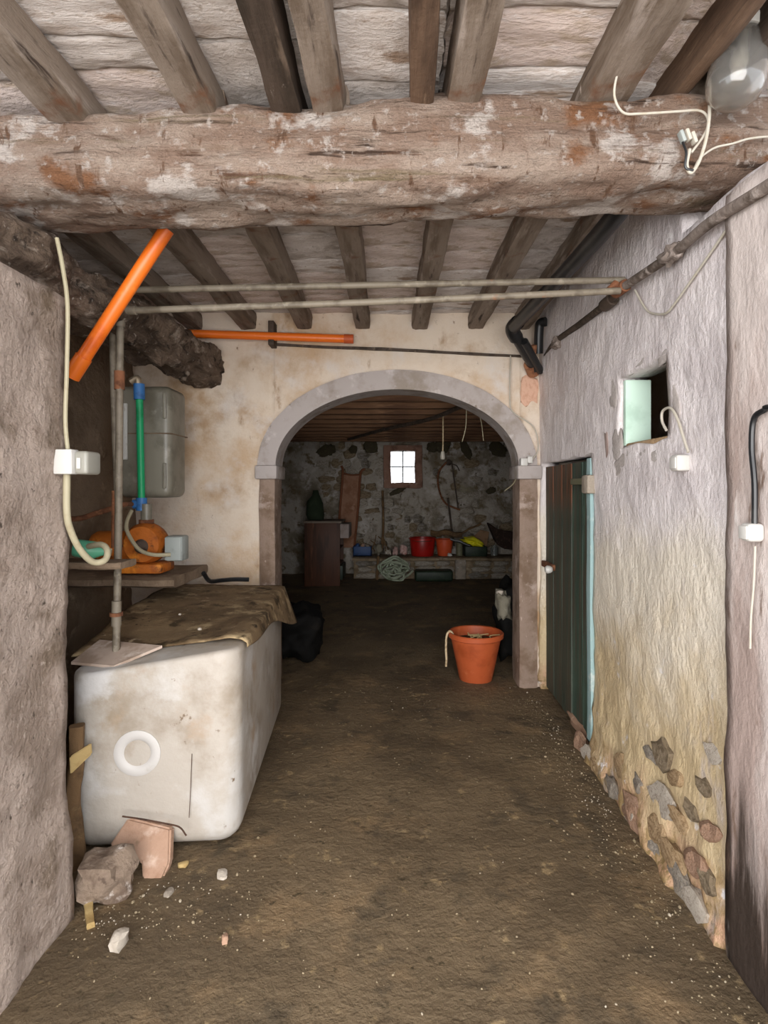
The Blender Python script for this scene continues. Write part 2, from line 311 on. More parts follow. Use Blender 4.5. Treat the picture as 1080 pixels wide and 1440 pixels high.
M['rag'] = pm('grey_rag', '7b7566', [('5c5648', 8, .46, .64), ('989184', 12, .56, .7)], bumps=[(20, .6, .02)])
M['pink_bag'] = pm('pink_white_bag', 'c0a098', [('a04a40', 9, .54, .64), ('d5c5be', 14, .56, .7)], rough=.5, bumps=[(20, .6, .02)])
M['net'] = pm('pale_green_net', '9ba38e', [('6f7b62', 12, .5, .66), ('c3c8bb', 18, .56, .7)], bumps=[(30, .6, .01)])
M['jar_glass'] = pm('jar_glass', 'dfe5e2', [], rough=.05, trans=.9)
M['olive'] = pm('olive_grey_metal', '6d6c55', [('55543f', 10, .5, .7)], rough=.6)
M['scoop'] = pm('dark_brown_basket', '2e211b', [('45322a', 14, .5, .66)], bumps=[(40, .5, .01)])
M['cardboard'] = pm('brown_cardboard', '8a6c52', [('6e543e', 6, .48, .66)])
M['twig'] = pm('dark_twig', '4a352a', [('2f211a', 20, .5, .66)])
M['debris'] = pm('pale_grit', '8f8067', [('6f6149', 3, .45, .6), ('aca190', 6, .54, .64)], bumps=[(30, .4, .01)])
M['bark'] = pm('grey_bark', '6b6660', [('56514b', 8, .5, .7)])

# ------------------------------------------------------------------ the setting
def struct(o, label, cat): return tag(o, label, cat, None, 'structure')
YA, YB, YE = 4.6, 10.7, -3.0           # arch wall, back wall, entrance
XR, XL = 1.17, -1.22
YW0 = .9                               # the passage walls begin here, open daylight before them
# floor
mb = MB()
def ff(u, v): return (u, v, 0)
wallgrid(mb, lin(-3.2, 3.2, .05), lin(YE, YB + .3, .05), ff, (0, 0, 1), .1, .012, 1.6, extra=lambda u, v: .004 * mn.noise(Vector((u * 14, v * 14, 3))))
struct(obj('floor', mb, M['floor'], None, 'all', False), 'uneven packed earth floor running through the arch', 'floor')

# right wall with door opening and niche
DY0, DY1, DZ = 3.36, 4.545, 1.80
NY0, NY1, NZ0, NZ1 = 2.43, 2.95, 1.81, 2.17
def hole_r(u, v): return (u < 2.31 and v > 2.63) or (DY0 < u < DY1 and v < DZ) or (NY0 < u < NY1 and NZ0 < v < NZ1)
def flare(u, v):
    d = .05 * max(0, 1 - v / .45) ** 1.5 * (1 + .8 * mn.noise(Vector((u * 5, v * 6, 1)))) if 1.97 < u < DY0 - .03 else 0
    if v < 1.1: d += .018 * frac((u, v, 0), 9, 4, 3) * (1.1 - v)
    if .9 < v: d += .006 * mn.noise(Vector((u * 22, v * 7, 5)))
    return d
mb = MB()
wallgrid(mb, lin(YW0, YA + .1, .035, (DY0, DY1, NY0, NY1, 2.31)), lin(-.02, 3.2, .035, (DZ, NZ0, NZ1, 2.63)), lambda u, v: (XR, u, v), (-1, 0, 0), .14, .016, 2.2, hole_r, flare, edge=.02)
wr = struct(obj('wall_right', mb, M['plaster_right'], None, 'all', False), 'lilac white lime plaster wall worn to ochre mortar with square niche', 'wall')
# thicker stained pier towards the entrance
mb = MB(); wallgrid(mb, lin(YW0, 1.95, .04), lin(-.02, 2.6, .04), lambda u, v: (1.135, u, v), (-1, 0, 0), .12, .008, 3, seed=4, edge=.012)
o = obj('pier', mb, M['pier'], wr, 'all', False); o['label'] = 'rust and soot stained pier of the right wall'
# niche: mint shutter board on the far cheek, dark back
mb = MB()
for b_ in ((2.06, 2.16, 1.9, 4.6, -.02, 2.62), (1.31, 2.06, 1.8, 1.9, -.02, 2.62), (1.31, 2.16, 1.8, 4.6, 2.62, 2.70)):
    t = rbox(*b_, 0); mb.add(t.v, t.f)
struct(obj('wall_side_room', mb, M['plaster_arch'], None, False, False), 'plain plaster walls of the side room behind niche and door', 'wall')
o = obj('niche_board', rbox(1.18, 1.31, NY1 - .045, NY1 - .012, NZ0 + .01, NZ1 - .015, .003), M['mint'], wr)
mb = rbox(1.18, 1.305, NY0 + .02, NY1 - .04, NZ0 - .01, NZ0 + .02, .01); obj('niche_sill', mb, M['stone_tan'], wr)
# rubble showing at the wall foot, each stone its own piece
srocks = [rock(1, 1, 1, s, 2, .55, False).mesh('stone', M[m], True) for s, m in ((1, 'stone_tan'), (2, 'stone_grey'), (3, 'stone_pink'), (4, 'stone_white'), (5, 'stone_b'))]
foot = [(880, 1080, 18, 40, 0), (930, 1060, 26, 44, 4), (950, 1095, 20, 22, 0), (905, 1105, 16, 30, 1), (935, 1125, 30, 44, 3), (990, 1105, 18, 26, 4), (905, 1150, 36, 50, 2), (930, 1165, 30, 40, 0),
        (870, 1130, 22, 34, 1), (850, 1095, 20, 30, 0), (955, 1205, 30, 40, 0), (985, 1215, 26, 36, 2), (970, 1260, 28, 44, 1), (990, 1295, 26, 38, 3), (1003, 1235, 20, 30, 4), (835, 1065, 14, 30, 3), (958, 1150, 22, 26, 0),
        (1000, 1170, 20, 26, 2), (895, 1190, 22, 28, 3), (925, 1215, 24, 30, 1), (860, 1155, 18, 22, 4), (822, 1050, 12, 30, 2), (1002, 1060, 16, 26, 3), (915, 1060, 14, 18, 1), (975, 1140, 16, 20, 4)]
for px, py, a, b_, k in foot:
    Y = F * XR / (px - VX); z = H - (py - VY) / F * Y; s = Y / F
    z = max(z, .03)
    inst('stone', srocks[k], (XR + .011 - .045 * max(0, 1 - z / .45), Y, z), (random.uniform(-.5, .5), random.uniform(-.1, .1), random.uniform(-.08, .08)), (.05, a * s * 2.4, b_ * s * 1.1), wr)

pm_ = [rock(1, 1, 1, k, 3, .3, False).mesh('patch', M['patch' if k < 63 else 'patch_rust'], 'all') for k in (61, 62, 63)]
for px, py, a, b_, k in ((862, 545, 14, 60, 0), (890, 512, 44, 26, 1), (868, 625, 16, 50, 1), (880, 648, 40, 32, 0), (915, 640, 34, 26, 1), (855, 640, 7, 80, 2), (935, 500, 20, 20, 0), (950, 560, 10, 60, 0)):
    Y = F * XR / (px - VX); s_ = Y / F; z = H - (py - VY) / F * Y
    inst('patch', pm_[k], (XR + .004, Y, z), (random.uniform(-.3, .3), 0, 0), (.024, a * s_ * 2.2, b_ * s_), wr)
# left wall end block
mb = MB(); wallgrid(mb, lin(YW0, 2.12, .035), lin(-.02, 2.30, .035), lambda u, v: (XL, u, v), (1, 0, 0), 1.2, .02, 2.6, None, lambda u, v: .008 * frac((u, v, 2), 10, 4, 6) + .02 * max(0, 1 - v / .5), seed=2, edge=.012)
struct(obj('wall_left', mb, M['plaster_left'], None, 'all', False), 'rough grey brown mortar wall end beside the water tank', 'wall')
mb = MB(); wallgrid(mb, lin(2.0, YA + .1, .08), lin(-.02, 3.2, .08), lambda u, v: (-2.1, u, v), (1, 0, 0), .3, .05, 2.5, seed=8)
struct(obj('wall_recess', mb, M['recess'], None, 'all', False), 'brown mortar side wall of the recess behind the tank', 'wall')

# arch wall
CX, ZS = .02, 1.78
AI, BI, AO, BO = .98, .62, 1.125, .775
def arch(x, a, b): return ZS + b * math.sqrt(max(0, 1 - ((x - CX) / a) ** 2))
mb = MB()
wallgrid(mb, lin(-2.3, CX - AI - .01, .05), lin(-.02, 3.2, .05), lambda u, v: (u, YA, v), (0, -1, 0), .26, .014, 2, seed=5)
wallgrid(mb, lin(CX + AI + .01, 3.3, .05), lin(-.02, 3.2, .05), lambda u, v: (u, YA, v), (0, -1, 0), .26, .014, 2, seed=5)
us = [CX + (AI + .01) * math.sin(math.pi / 2 * (-1 + 2 * i / 50)) for i in range(51)]
wallgrid(mb, us, lin(0, 1, .07), lambda u, v: (u, YA, arch(u, AI + .012, BI + .012) * (1 - v) + 3.2 * v), (0, -1, 0), .26, .014, 2, seed=5)
wa = struct(obj('wall_arch', mb, M['plaster_arch'], None, 'all', False), 'cream plastered cross wall pierced by a wide round arch', 'wall')
v = []; f = []; n = 64
for i in range(n + 1):
    t = math.pi * i / n; j = .006 * mn.noise(Vector((i * .3, 0, 0)))
    ci, si = math.cos(t), math.sin(t)
    for (a, b_, y) in ((AI, BI, YA + .27), (AI, BI, YA - .02), ((AI * .6 + AO * .4), (BI * .6 + BO * .4), YA - .034), (AO + j, BO + j, YA - .03), (AO + j, BO + j, YA + .05)):
        v.append((CX + ci * a, y, ZS + si * b_))
for i in range(n):
    f += [(i * 5 + j, i * 5 + (j + 1) % 5, (i + 1) * 5 + (j + 1) % 5, (i + 1) * 5 + j) for j in range(5)]
f += [(0, 1, 2, 3, 4), tuple(n * 5 + j for j in range(5))]
o = obj('arch_ring', MB().add(v, f), M['arch_stone'], wa); o['label'] = 'smooth grey rendered arch ring'
for x0, x1, s in ((-1.095, -.96, -1), (1.0, 1.155, 1)):
    mb = timber(((x0 + x1) / 2, YA + .12, -.02), ((x0 + x1) / 2, YA + .12, 1.70), x1 - x0, .30, 40, 5, .007, 4, 9, seed=3 + s)
    o = obj('pilaster', mb, M['pilaster'], wa)
    mb = rbox(x0 - .02, x1 + .02, YA - .075, YA + .29, 1.675, 1.785, .012)
    obj('impost', mb, M['arch_stone'], wa)
p = P(744, 548, YA); inst('patch', rock(1, 1, 1, 64, 3, .3, False).mesh('patch', M['patch_pink'], 'all'), (p.x, YA - .002, p.z), (0, 0, 0), (.16, .03, .26), wa)
# soffit board line above the arch
mb = timber(P(380, 484, YA - .03), P(742, 501, YA - .03), .02, .022, 30, 2, .004, 4, 6)
tag(obj('conduit_pipe', mb, M['iron'], None), 'thin dark conduit running along the cream wall above the arch', 'pipe')

# back room
WX0, WX1, WZ0, WZ1 = P(549, 0, YB).x, P(584, 0, YB).x, P(0, 679, YB).z, P(0, 634, YB).z
mb = MB(); wallgrid(mb, lin(-2.4, 3.3, .06, (WX0, WX1)), lin(-.02, 3.0, .06, (WZ0, WZ1)), lambda u, v: (u, YB, v), (0, -1, 0), .3, .06, 3.5, lambda u, v: WX0 < u < WX1 and WZ0 < v < WZ1, seed=6)
wb = struct(obj('wall_back', mb, M['rubble'], None, 'all', False), 'mottled limewashed rubble wall with small window at the far end', 'wall')
for nm, x, s in (('wall_far_left', -2.2, 1), ('wall_far_right', 3.0, -1)):
    mb = MB(); wallgrid(mb, lin(YA + .2, YB + .1, .1), lin(-.02, 3.0, .1), lambda u, v: (x, u, v), (s, 0, 0), .3, .05, 3, None, seed=7)
    struct(obj(nm, mb, M['rubble'], None, 'all', False), 'rubble side wall of the far room ' + ('behind the wooden cabinet' if s > 0 else 'hidden behind the right pilaster'), 'wall')
# rubble stones
blob = [rock(1, 1, 1, s, 2, .45, False).mesh('stone', M[m], 'all') for s, m in ((11, 'stone_a'), (12, 'stone_b'), (13, 'stone_a'), (14, 'stone_b'), (15, 'rubble'), (16, 'stone_a'))]
z = .5
while z < 2.4:
    hgt = random.uniform(.10, .17); x = -1.6 + random.uniform(0, .2)
    while x < 2.3:
        wd = random.uniform(.14, .32); cxx, czz = x + wd / 2, z + hgt / 2
        inwin = WX0 - .2 < cxx < WX1 + .2 and WZ0 - .15 < czz < WZ1 + .15
        keep = random.random() < (.75 if (cxx < .0 or czz < 1.1) else .30)
        if keep and not inwin:
            inst('stone', random.choice(blob), (cxx, YB - .005 + random.uniform(-.01, .02), czz), (random.uniform(-.2, .2), random.uniform(-.12, .12), 0), (wd * 1.04, .07, hgt * 1.06), wb)
        x += wd + .015
    z += hgt + .012
hole_blob = rock(1, 1, 1, 21, 3, .5, False).mesh('stone', M['hole_shade'], 'all')  # dark rocks stand in for shaded cavities where plaster fell
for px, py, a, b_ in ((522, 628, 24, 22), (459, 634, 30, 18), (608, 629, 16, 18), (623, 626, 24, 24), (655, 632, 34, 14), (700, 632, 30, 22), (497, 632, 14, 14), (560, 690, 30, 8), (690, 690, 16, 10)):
    p = P(px, py, YB); inst('stone', hole_blob, (p.x, YB - .03, p.z), (0, random.uniform(0, 6), 0), (a / 75 * .9, .07, b_ / 75 * .9), wb)
# window
w1 = thing('window_1', ((WX0 + WX1) / 2, YB, WZ0), 'small four pane window in the rubble wall', 'window'); w1['kind'] = 'structure'
wm, zm = (WX0 + WX1) / 2, (WZ0 + WZ1) / 2
mb = MB()
for b in ((WX0 - .13, WX0 + .01, WZ0 - .09, WZ1 + .1), (WX1 - .01, WX1 + .13, WZ0 - .09, WZ1 + .1)): mb.add(*(lambda q: (q.v, q.f))(timber(((b[0] + b[1]) / 2, YB - .05, b[2]), ((b[0] + b[1]) / 2, YB - .05, b[3]), b[1] - b[0], .10, 8, 3, .008, 4, 7)))
for z0, z1 in ((WZ0 - .1, WZ0 + .005), (WZ1 - .005, WZ1 + .10)): mb.add(*(lambda q: (q.v, q.f))(timber((WX0 - .1, YB - .055, (z0 + z1) / 2), (WX1 + .1, YB - .055, (z0 + z1) / 2), .10, z1 - z0, 8, 3, .008, 4, 7)))
obj('window_frame', mb, M['window_wood'], w1)
obj('glazing_bar', rbox(wm - .011, wm + .011, YB + .0, YB + .03, WZ0, WZ1, .003), M['glazing_bar'], w1)
obj('glazing_bar', rbox(WX0, WX1, YB - .002, YB + .028, zm - .010, zm + .010, .003), M['glazing_bar'], w1)
for x0, x1 in ((WX0, wm), (wm, WX1)):
    for z0, z1 in ((WZ0, zm), (zm, WZ1)): obj('pane', rbox(x0, x1, YB + .012, YB + .016, z0, z1, 0), M['glass'], w1)
# bare twigs outside the window
mb = MB(); r0 = random.Random(3)
def twig(p, d, l, r, k):
    q = p + d * l; mb.add(*(lambda t: (t.v, t.f))(tube([p, p.lerp(q, .5) + Vector((r0.uniform(-.05, .05), 0, r0.uniform(-.05, .05))), q], [r, r * .6], 5, True, 3)))
    if k:
        for _ in range(3): twig(p.lerp(q, r0.uniform(.5, 1)), (d + Vector((r0.uniform(-.8, .8), r0.uniform(-.3, .3), r0.uniform(-.2, .5)))).normalized(), l * .62, r * .55, k - 1)
for k in range(3): twig(Vector((-.3 + .45 * k, 12.6, -.1)), Vector((r0.uniform(-.1, .1), 0, 1)), 1.3, .02, 4)
tag(obj('bare_shrub', mb, M['bark'], None), 'leafless shrub outside the small window', 'shrub')

# ceilings: joists, slabs
def jz(x, y):
    t = min(1, max(0, (y - 2.1) / 2.5)); return (2.895 + .045 * x) * (1 - t) + 2.885 * t
cl = MB(); wallgrid(cl, lin(-2.4, 2.2, .4), lin(.5, YA + .1, .4), lambda u, v: (u, v, 3.09), (0, 0, -1), .12, .0, 1)
ce = struct(obj('ceiling', cl, M['slab_grey'], None, False, False), 'limewashed stone slab ceiling carried on old timber joists', 'ceiling')
slabs = []
for k, m in enumerate(('slab_white', 'slab_grey', 'slab_pink', 'slab_white')):
    mb = MB(); us = lin(-.5, .5, .1); wallgrid(mb, us, us, lambda u, v: (u, v, -.5), (0, 0, -1), 1, .16, 2.5, seed=k, edge=.03); slabs.append(mb.mesh('slab', M[m], 'all'))
JH, JW = .13, .125
ORD = ('first', 'second', 'third', 'fourth', 'fifth', 'sixth', 'seventh', 'eighth', 'ninth', 'tenth', 'eleventh', 'twelfth')
near = [(-1.10, -1.16, 'joist', .13), (-.655, -.69, 'joist', .12), (-.355, -.40, 'joist_dark', .10), (-.225, -.24, 'joist', .11), (.095, .075, 'joist_brown', .085), (.225, .27, 'joist', .12), (.715, .80, 'joist', .15), (.965, 1.04, 'joist_brown', .055), (1.14, 1.22, 'joist_dark', .10)]
for k, (xa, xb, m, wd) in enumerate(near):
    h_ = .135
    mb = timber((xb, .5, jz(xb, 0) + h_ / 2), (xa, 2.3, jz(xa, 2.1) + h_ / 2), wd, h_, 60, 4, .009, 3, 8, seed=k)
    lab = {'joist_dark': 'dark timber joist before the great beam', 'joist_brown': 'narrow reddish brown joist before the great beam', 'joist': 'grey weathered timber joist before the great beam'}[m]
    lab += ', ' + ORD[len(near) - 1 - k] + ' from the glass lamp'
    tag(obj('ceiling_joist', mb, M[m], None), lab, 'joist', {'joist_dark': 'dark joists on the entrance side', 'joist_brown': 'reddish joists on the entrance side', 'joist': 'grey joists on the entrance side'}[m])
rear = [-1.62, -1.18, -.73, -.26, .2, .655, 1.03]
rx = [-1.55, -1.13, -.66, -.225, .245, .72, 1.06]
for k, (xb, xa) in enumerate(zip(rear, rx)):
    mb = timber((xa, 2.0, jz(xa, 2.0) + .01 + JH / 2), (xb, YA + .05, 2.885 + JH / 2), .125, JH, 40, 4, .009, 3, 8, seed=k + 30)
    tag(obj('ceiling_joist', mb, M['joist'], None), ORD[6 - k] + ' joist from the plaster wall, between great beam and arch wall', 'joist', 'joists between the great beam and the arch wall')
def lay(xs, y0, y1, dmin, dmax, seed):
    rr = random.Random(seed)
    for a, b_ in zip(xs, xs[1:]):
        y = y0 - rr.uniform(0, .15)
        while y < y1:
            d = rr.uniform(dmin, dmax); xm, ym = (a + b_) / 2, y + d / 2
            inst('slab', rr.choice(slabs), (xm, ym, jz(xm, ym) + .13 + .03 + rr.uniform(-.004, .008)), (rr.uniform(-.012, .012), rr.uniform(-.012, .012), rr.uniform(-.012, .012)), ((b_ - a) - .012, d - .014, .06), ce)
            y += d
lay([-1.9, -1.55, -1.12, -.67, -.29, .16, .74, 1.0, 1.5, 2.1], .9, 2.2, .13, .34, 4)
lay([-2.1, -1.58, -1.15, -.69, -.24, .22, .69, 1.05, 1.5], 2.2, YA, .2, .34, 5)
# great beam
mb = timber((-1.95, 2.1, 2.725), (1.75, 2.1, 2.838), .36, .285, 260, 14, .022, 3.2, 5, seed=2)
def bulge(p):
    q = Vector(p); t = mn.noise(Vector((q.x * 1.3, 4, 0)))
    if q.z > 2.8: q.z += .02 * t + (.045 * math.exp(-((q.x - .12) / .3) ** 2))
    g = mn.noise(Vector((q.x * .9, q.z * 20, 1)))
    if q.y < 2.0: q.y += .008 * g
    if q.x > .2: q.y += .018 * math.exp(-((q.z - 2.83 - .02 * (q.x - .2)) / .016) ** 2) * min(1, (q.x - .2) * 3)
    return q
mb.xf(bulge)
tag(obj('great_beam', mb, M['beam'], None, 'all', False), 'massive hewn timber beam with flaking limewash spanning the passage', 'beam')
# log along the left wall top
mb = timber((-1.40, YW0, 2.36), (-1.50, 4.72, 2.585), .27, .27, 220, 12, .07, 2.8, 3.0, seed=11)
tag(obj('wall_log', mb, M['old_log'], None, 'all'), 'rough crusty log lying along the left wall to the arch wall', 'beam')

# far room ceiling
mb = MB(); wallgrid(mb, lin(-2.4, 3.3, .5), lin(YA + .2, YB + .2, .5), lambda u, v: (u, v, 2.64), (0, 0, -1), .1, 0, 1)
cf = struct(obj('ceiling_far', mb, M['board'], None, False, False), 'brown boarded ceiling of the room beyond the arch', 'ceiling')
bd = rbox(-.5, .5, -.5, .5, -.5, .5, .02).mesh('board', M['board'], False)
for k in range(24):
    inst('board', bd, (-2.2 + .23 * k, (YA + .3 + YB) / 2, 2.60 + random.uniform(-.004, .004)), (0, random.uniform(-.02, .02), 0), (.222, YB - YA - .3, .03), cf)
for k in range(12):
    y = 5.15 + k * .47
    mb = timber((-2.3, y, 2.505), (3.1, y + random.uniform(-.05, .05), 2.505), .11, .11, 40, 3, .008, 3, 8, seed=k + 60)
    tag(obj('far_joist', mb, M['board'], None), ORD[k] + ' brown ceiling joist beyond the arch, counted from the arch', 'joist', 'joists of the far room')

# door
d1 = thing('door_1', (1.2, (DY0 + DY1) / 2, 0), 'worn dark green plank door low in the right wall', 'door'); d1['kind'] = 'structure'
nb = 5; bw = (DY1 - DY0 - .07) / nb
for k in range(nb):
    y0 = DY0 + .05 + k * bw
    mb = timber((1.215 + random.uniform(-.004, .004), y0 + bw / 2, .03), (1.215, y0 + bw / 2, DZ - .03), 0.03, bw - .008, 20, 3, .003, 3, 12, seed=k)
    obj('board', mb, M['door'] if k < 2 else M['door_brown'], d1)
o = obj('door_jamb', timber((1.172, DY0 + .035, 0.10), (1.168, DY0 + .03, DZ - .02), .03, .07, 20, 3, .004, 3, 8), M['blue_trim'], d1); o['label'] = 'pale blue painted jamb strip'
obj('rail', rbox(1.24, 1.27, DY0 + .06, DY1 - .03, 1.4, 1.52, .005), M['door'], d1)
o = obj('hinge', rbox(1.165, 1.2, DY0 + .0, DY0 + .42, 1.625, 1.665, .006), M['olive'], d1); obj('hinge_block', rbox(1.12, 1.19, DY0 - .05, DY0 + .06, 1.57, 1.68, .012), M['stone_grey'], o)
lk = obj('lock', rbox(1.165, 1.2, DY1 - .30, DY1 - .02, .985, 1.03, .006), M['rust'], d1)
o = obj('knob', at(lathe([(.0, 0), (.02, 0), (.028, .015), (.03, .035), (.02, .05), (0, .052)], 16), (1.165, DY1 - .33, 1.0), (0, R(-90), 0)), M['white'], lk); o['label'] = 'white round knob'
obj('door_stop', rbox(1.6, 1.63, DY0 - .1, DY1 + .1, -.01, DZ + .1, 0), M['door'], d1)
mb = rock(.5, .16, .12, 33, 3, .3); tag(obj('threshold_stone', at(mb, (1.26, DY0 + .36, -.02), (0, 0, R(90))), M['stone_pink'], None), 'pinkish broken threshold stone at the foot of the green door', 'stone')

# ------------------------------------------------------------------ tank group
def tilt(p):
    a = R(4.2); q = Vector((p.x + .69, p.y - 2.52, p.z)); return Vector((-.69 + q.x * math.cos(a) - q.y * math.sin(a), 2.52 + q.x * math.sin(a) + q.y * math.cos(a), q.z))
tk = thing('water_tank', (-1.08, 3.25, 0), 'big dusty white plastic water tank with rounded corners', 'tank')
b = bmesh.new(); bmesh.ops.create_cube(b, size=1)
for vv in b.verts: vv.co = Vector((-1.06 + vv.co.x * .74, 3.31 + vv.co.y * 1.58, .445 + vv.co.z * .87))
bmesh.ops.bevel(b, geom=[e for e in b.edges if abs(e.verts[0].co.z - e.verts[1].co.z) > .5], offset=.10, segments=7, profile=.5, affect='EDGES')
bmesh.ops.bevel(b, geom=[e for e in b.edges if e.verts[0].co.z < .1 and e.verts[1].co.z < .1], offset=.085, segments=5, profile=.5, affect='EDGES')
bmesh.ops.bevel(b, geom=[e for e in b.edges if e.verts[0].co.z > .87 and e.verts[1].co.z > .87], offset=.025, segments=3, profile=.5, affect='EDGES')
def sag(p):
    t = lambda a: min(1, max(0, a)); k = t((-p.x - .78) / .45) * t(1 - (p.y - 2.6) / .7) * t((p.z - .55) / .25)
    return Vector((p.x, p.y, p.z - .085 * k))
mb = MB().bm(b).xf(tilt).xf(sag)
obj('tank_body', mb, M['tank'], tk)
pc = P(197, 1055, 2.515)
mb = at(lathe([(.0, 0), (.055, 0), (.062, .008), (.085, .012), (.1, .006), (.1, -.02), (0, -.02)], 32), (pc.x, pc.y - .025, pc.z), (R(90), 0, R(4))); o = obj('port_boss', mb, M['tank_plain'], tk); o['label'] = 'round white raised port on the tank front'
for a_, b_ in (((262, 950), (262, 1140)),):
    obj('seam_thread', tube([P(270, 1060, 2.50), P(268, 1110, 2.495), P(266, 1150, 2.49)], .0015, 5), M['twig'], tk)
# cover sheet
v = []; f = []; nu, nv = 40, 34
for j in range(nv + 1):
    t = j / nv; y = 2.60 + 1.52 * t + .0
    xe = -.695 - math.tan(R(4.2)) * (y - 2.52)
    Lo = .03 + .24 * t ** 1.6 + .02 * math.sin(t * 9)
    y0s = y
    for i in range(nu + 1):
        s = i / nu; Wt = 0.80; d = s * (Wt + Lo)
        yy = y + (.10 * math.sin(s * 2.6) - .02) * (1 - t) + (.06 * (1 - s) * (1 - t))
        if d < Wt:
            x = xe - Wt + d; z = .895 + .012 * frac((x, yy, 0), 4, 4, 2) + .05 * max(0, .3 - s) * t
        else:
            e = d - Wt; x = xe + .012 + e * (.22 + .12 * t); z = .893 - e * .95
            if t > .9: z += 0
        v.append((x, yy, z))
for j in range(nv):
    for i in range(nu):
        a_ = j * (nu + 1) + i; f.append((a_, a_ + 1, a_ + nu + 2, a_ + nu + 1))
n0 = len(v); v2 = [(p[0] + .002, p[1], p[2] + .008) for p in v]
f2 = [tuple(i + n0 for i in reversed(q)) for q in f]
edge = [j * (nu + 1) for j in range(nv + 1)], [j * (nu + 1) + nu for j in range(nv + 1)], list(range(nu + 1)), [nv * (nu + 1) + i for i in range(nu + 1)]
f3 = [(e[i], e[i+1], e[i+1] + n0, e[i] + n0) for e in edge for i in range(len(e) - 1)]
tag(obj('cover_sheet', MB().add(v + v2, f + f2 + f3).xf(sag), M['sheet'], None, 'all'), 'dusty brown sheet draped over the water tank', 'sheet')
c = [P(100, 944, 2.58), P(140, 903, 2.78), P(228, 931, 2.66), P(160, 952, 2.53)]
c = [sag(Vector((p.x, p.y, .885 + k))) for p, k in zip(c, (-.004, .022, .016, -.006))]
mb = MB().add(c + [p + Vector((0, 0, .012)) for p in c], [(0, 1, 2, 3), (7, 6, 5, 4), (0, 1, 5, 4), (1, 2, 6, 5), (2, 3, 7, 6), (3, 0, 4, 7)])
tag(obj('card_scrap', mb.xf(lambda p: (p.x, p.y, p.z + .006)), M['card'], None, False), 'faded pinkish card scrap on the tank beside the steel pipe', 'card')
for px, py, s, y in ((294, 885, .02, 2.95), (249, 864, .016, 3.1)):
    p = P(px, py, y); mb = at(rock(s, s, s * .7, px), (p.x, (H - .905) * F / (py - VY), .9)); tag(obj('plaster_crumb', mb, M['stone_white'], None), ('larger' if s > .018 else 'smaller') + ' of two white plaster crumbs on the brown tank sheet', 'crumb', 'crumbs on the tank sheet')

# stone shelf and pump
PY = 3.62
sh = tag(obj('stone_shelf', timber((-2.2, PY + .12, 1.03), (-1.33, PY + .12, 1.03), .62, .07, 20, 4, .014, 3, 7, seed=4), M['recess'], None), 'rough brown stone shelf in the recess holding the pump', 'shelf')
pp = P(207, 766, PY)
pu = thing('water_pump', (pp.x, PY, 1.07), 'rusty orange electric water pump on the stone shelf', 'pump')
mb = at(lathe([(0, -.09), (.085, -.09), (.115, -.07), (.13, -.02), (.13, .05), (.11, .09), (0, .10)], 30), (pp.x, PY, pp.z + .01), (R(90), 0, 0)); obj('volute', mb, M['pump'], pu)
obj('hub', at(lathe([(0, 0), (.04, 0), (.045, .01), (.03, .03), (0, .032)], 20), (pp.x + .01, PY - .10, pp.z - .0), (R(90), 0, 0)), M['iron'], pu)
obj('foot', rbox(pp.x - .15, pp.x + .14, PY - .12, PY + .1, 1.072, 1.135, .018), M['pump'], pu)
obj('motor', at(lathe([(0, -.2), (.08, -.2), (.095, -.17), (.095, .1), (.08, .12), (0, .12)], 24), (pp.x - .16, PY + .05, pp.z - .01), (0, R(90), 0)), M['pump'], pu)
obj('outlet', tube([(pp.x - .005, PY, pp.z + .1), (pp.x - .005, PY, pp.z + .26)], .034, 16, False), M['vessel'], pu)
obj('collar', tube([(pp.x - .005, PY, pp.z + .12), (pp.x - .005, PY, pp.z + .16)], .045, 16, False), M['rust'], pu)
bp = P(249, 771, PY - .06)
tb = obj('terminal_box', rbox(bp.x - .055, bp.x + .055, PY - .12, PY + .0, bp.z - .075, bp.z + .08, .014), M['grey_box'], pu)
obj('lid', rbox(bp.x - .05, bp.x + .05, PY - .13, PY - .12, bp.z - .068, bp.z + .073, .004), M['grey_box'], tb)
obj('cable', tube([P(240, 780, PY - .14), P(215, 780, PY - .17), P(195, 772, PY - .16), P(180, 750, PY - .13), P(178, 735, PY - .1), P(185, 718, PY - .05)], .012, 8), M['cream_cable'], pu)
# vessel
x0, x1, z1, z0 = P(176, 0, PY + .15).x, P(242, 0, PY + .15).x, P(0, 543, PY + .15).z, P(0, 700, PY + .15).z
ve = thing('pressure_vessel', ((x0 + x1) / 2, PY + .25, z0), 'grey rounded plastic vessel hung on the recess wall above the pump', 'tank')
obj('body', rbox(x0 - .04, x1, PY + .12, PY + .42, z0, z1, .05, 5), M['vessel'], ve)
obj('seam', rbox(x0 - .045, x1 + .005, PY + .115, PY + .425, (z0 + z1) / 2 + .05, (z0 + z1) / 2 + .058, .003), M['recess'], ve)
for zz in (z1 - .12, z0 + .16): obj('rib', rbox(x1 - .05, x1 - .025, PY + .108, PY + .125, zz - .1, zz + .07, .008), M['vessel'], ve)
obj('bracket', rbox(x0 + .02, x0 + .08, PY + .40, YA, z0 + .3, z0 + .36, .005), M['iron'], ve)
obj('sheet', rbox(x0 - .03, x0 + .035, PY + .10, PY + .118, z0 + .25, z1 - .12, .006), M['white'], ve)  # white panel added for the bright reflection on the vessel's left
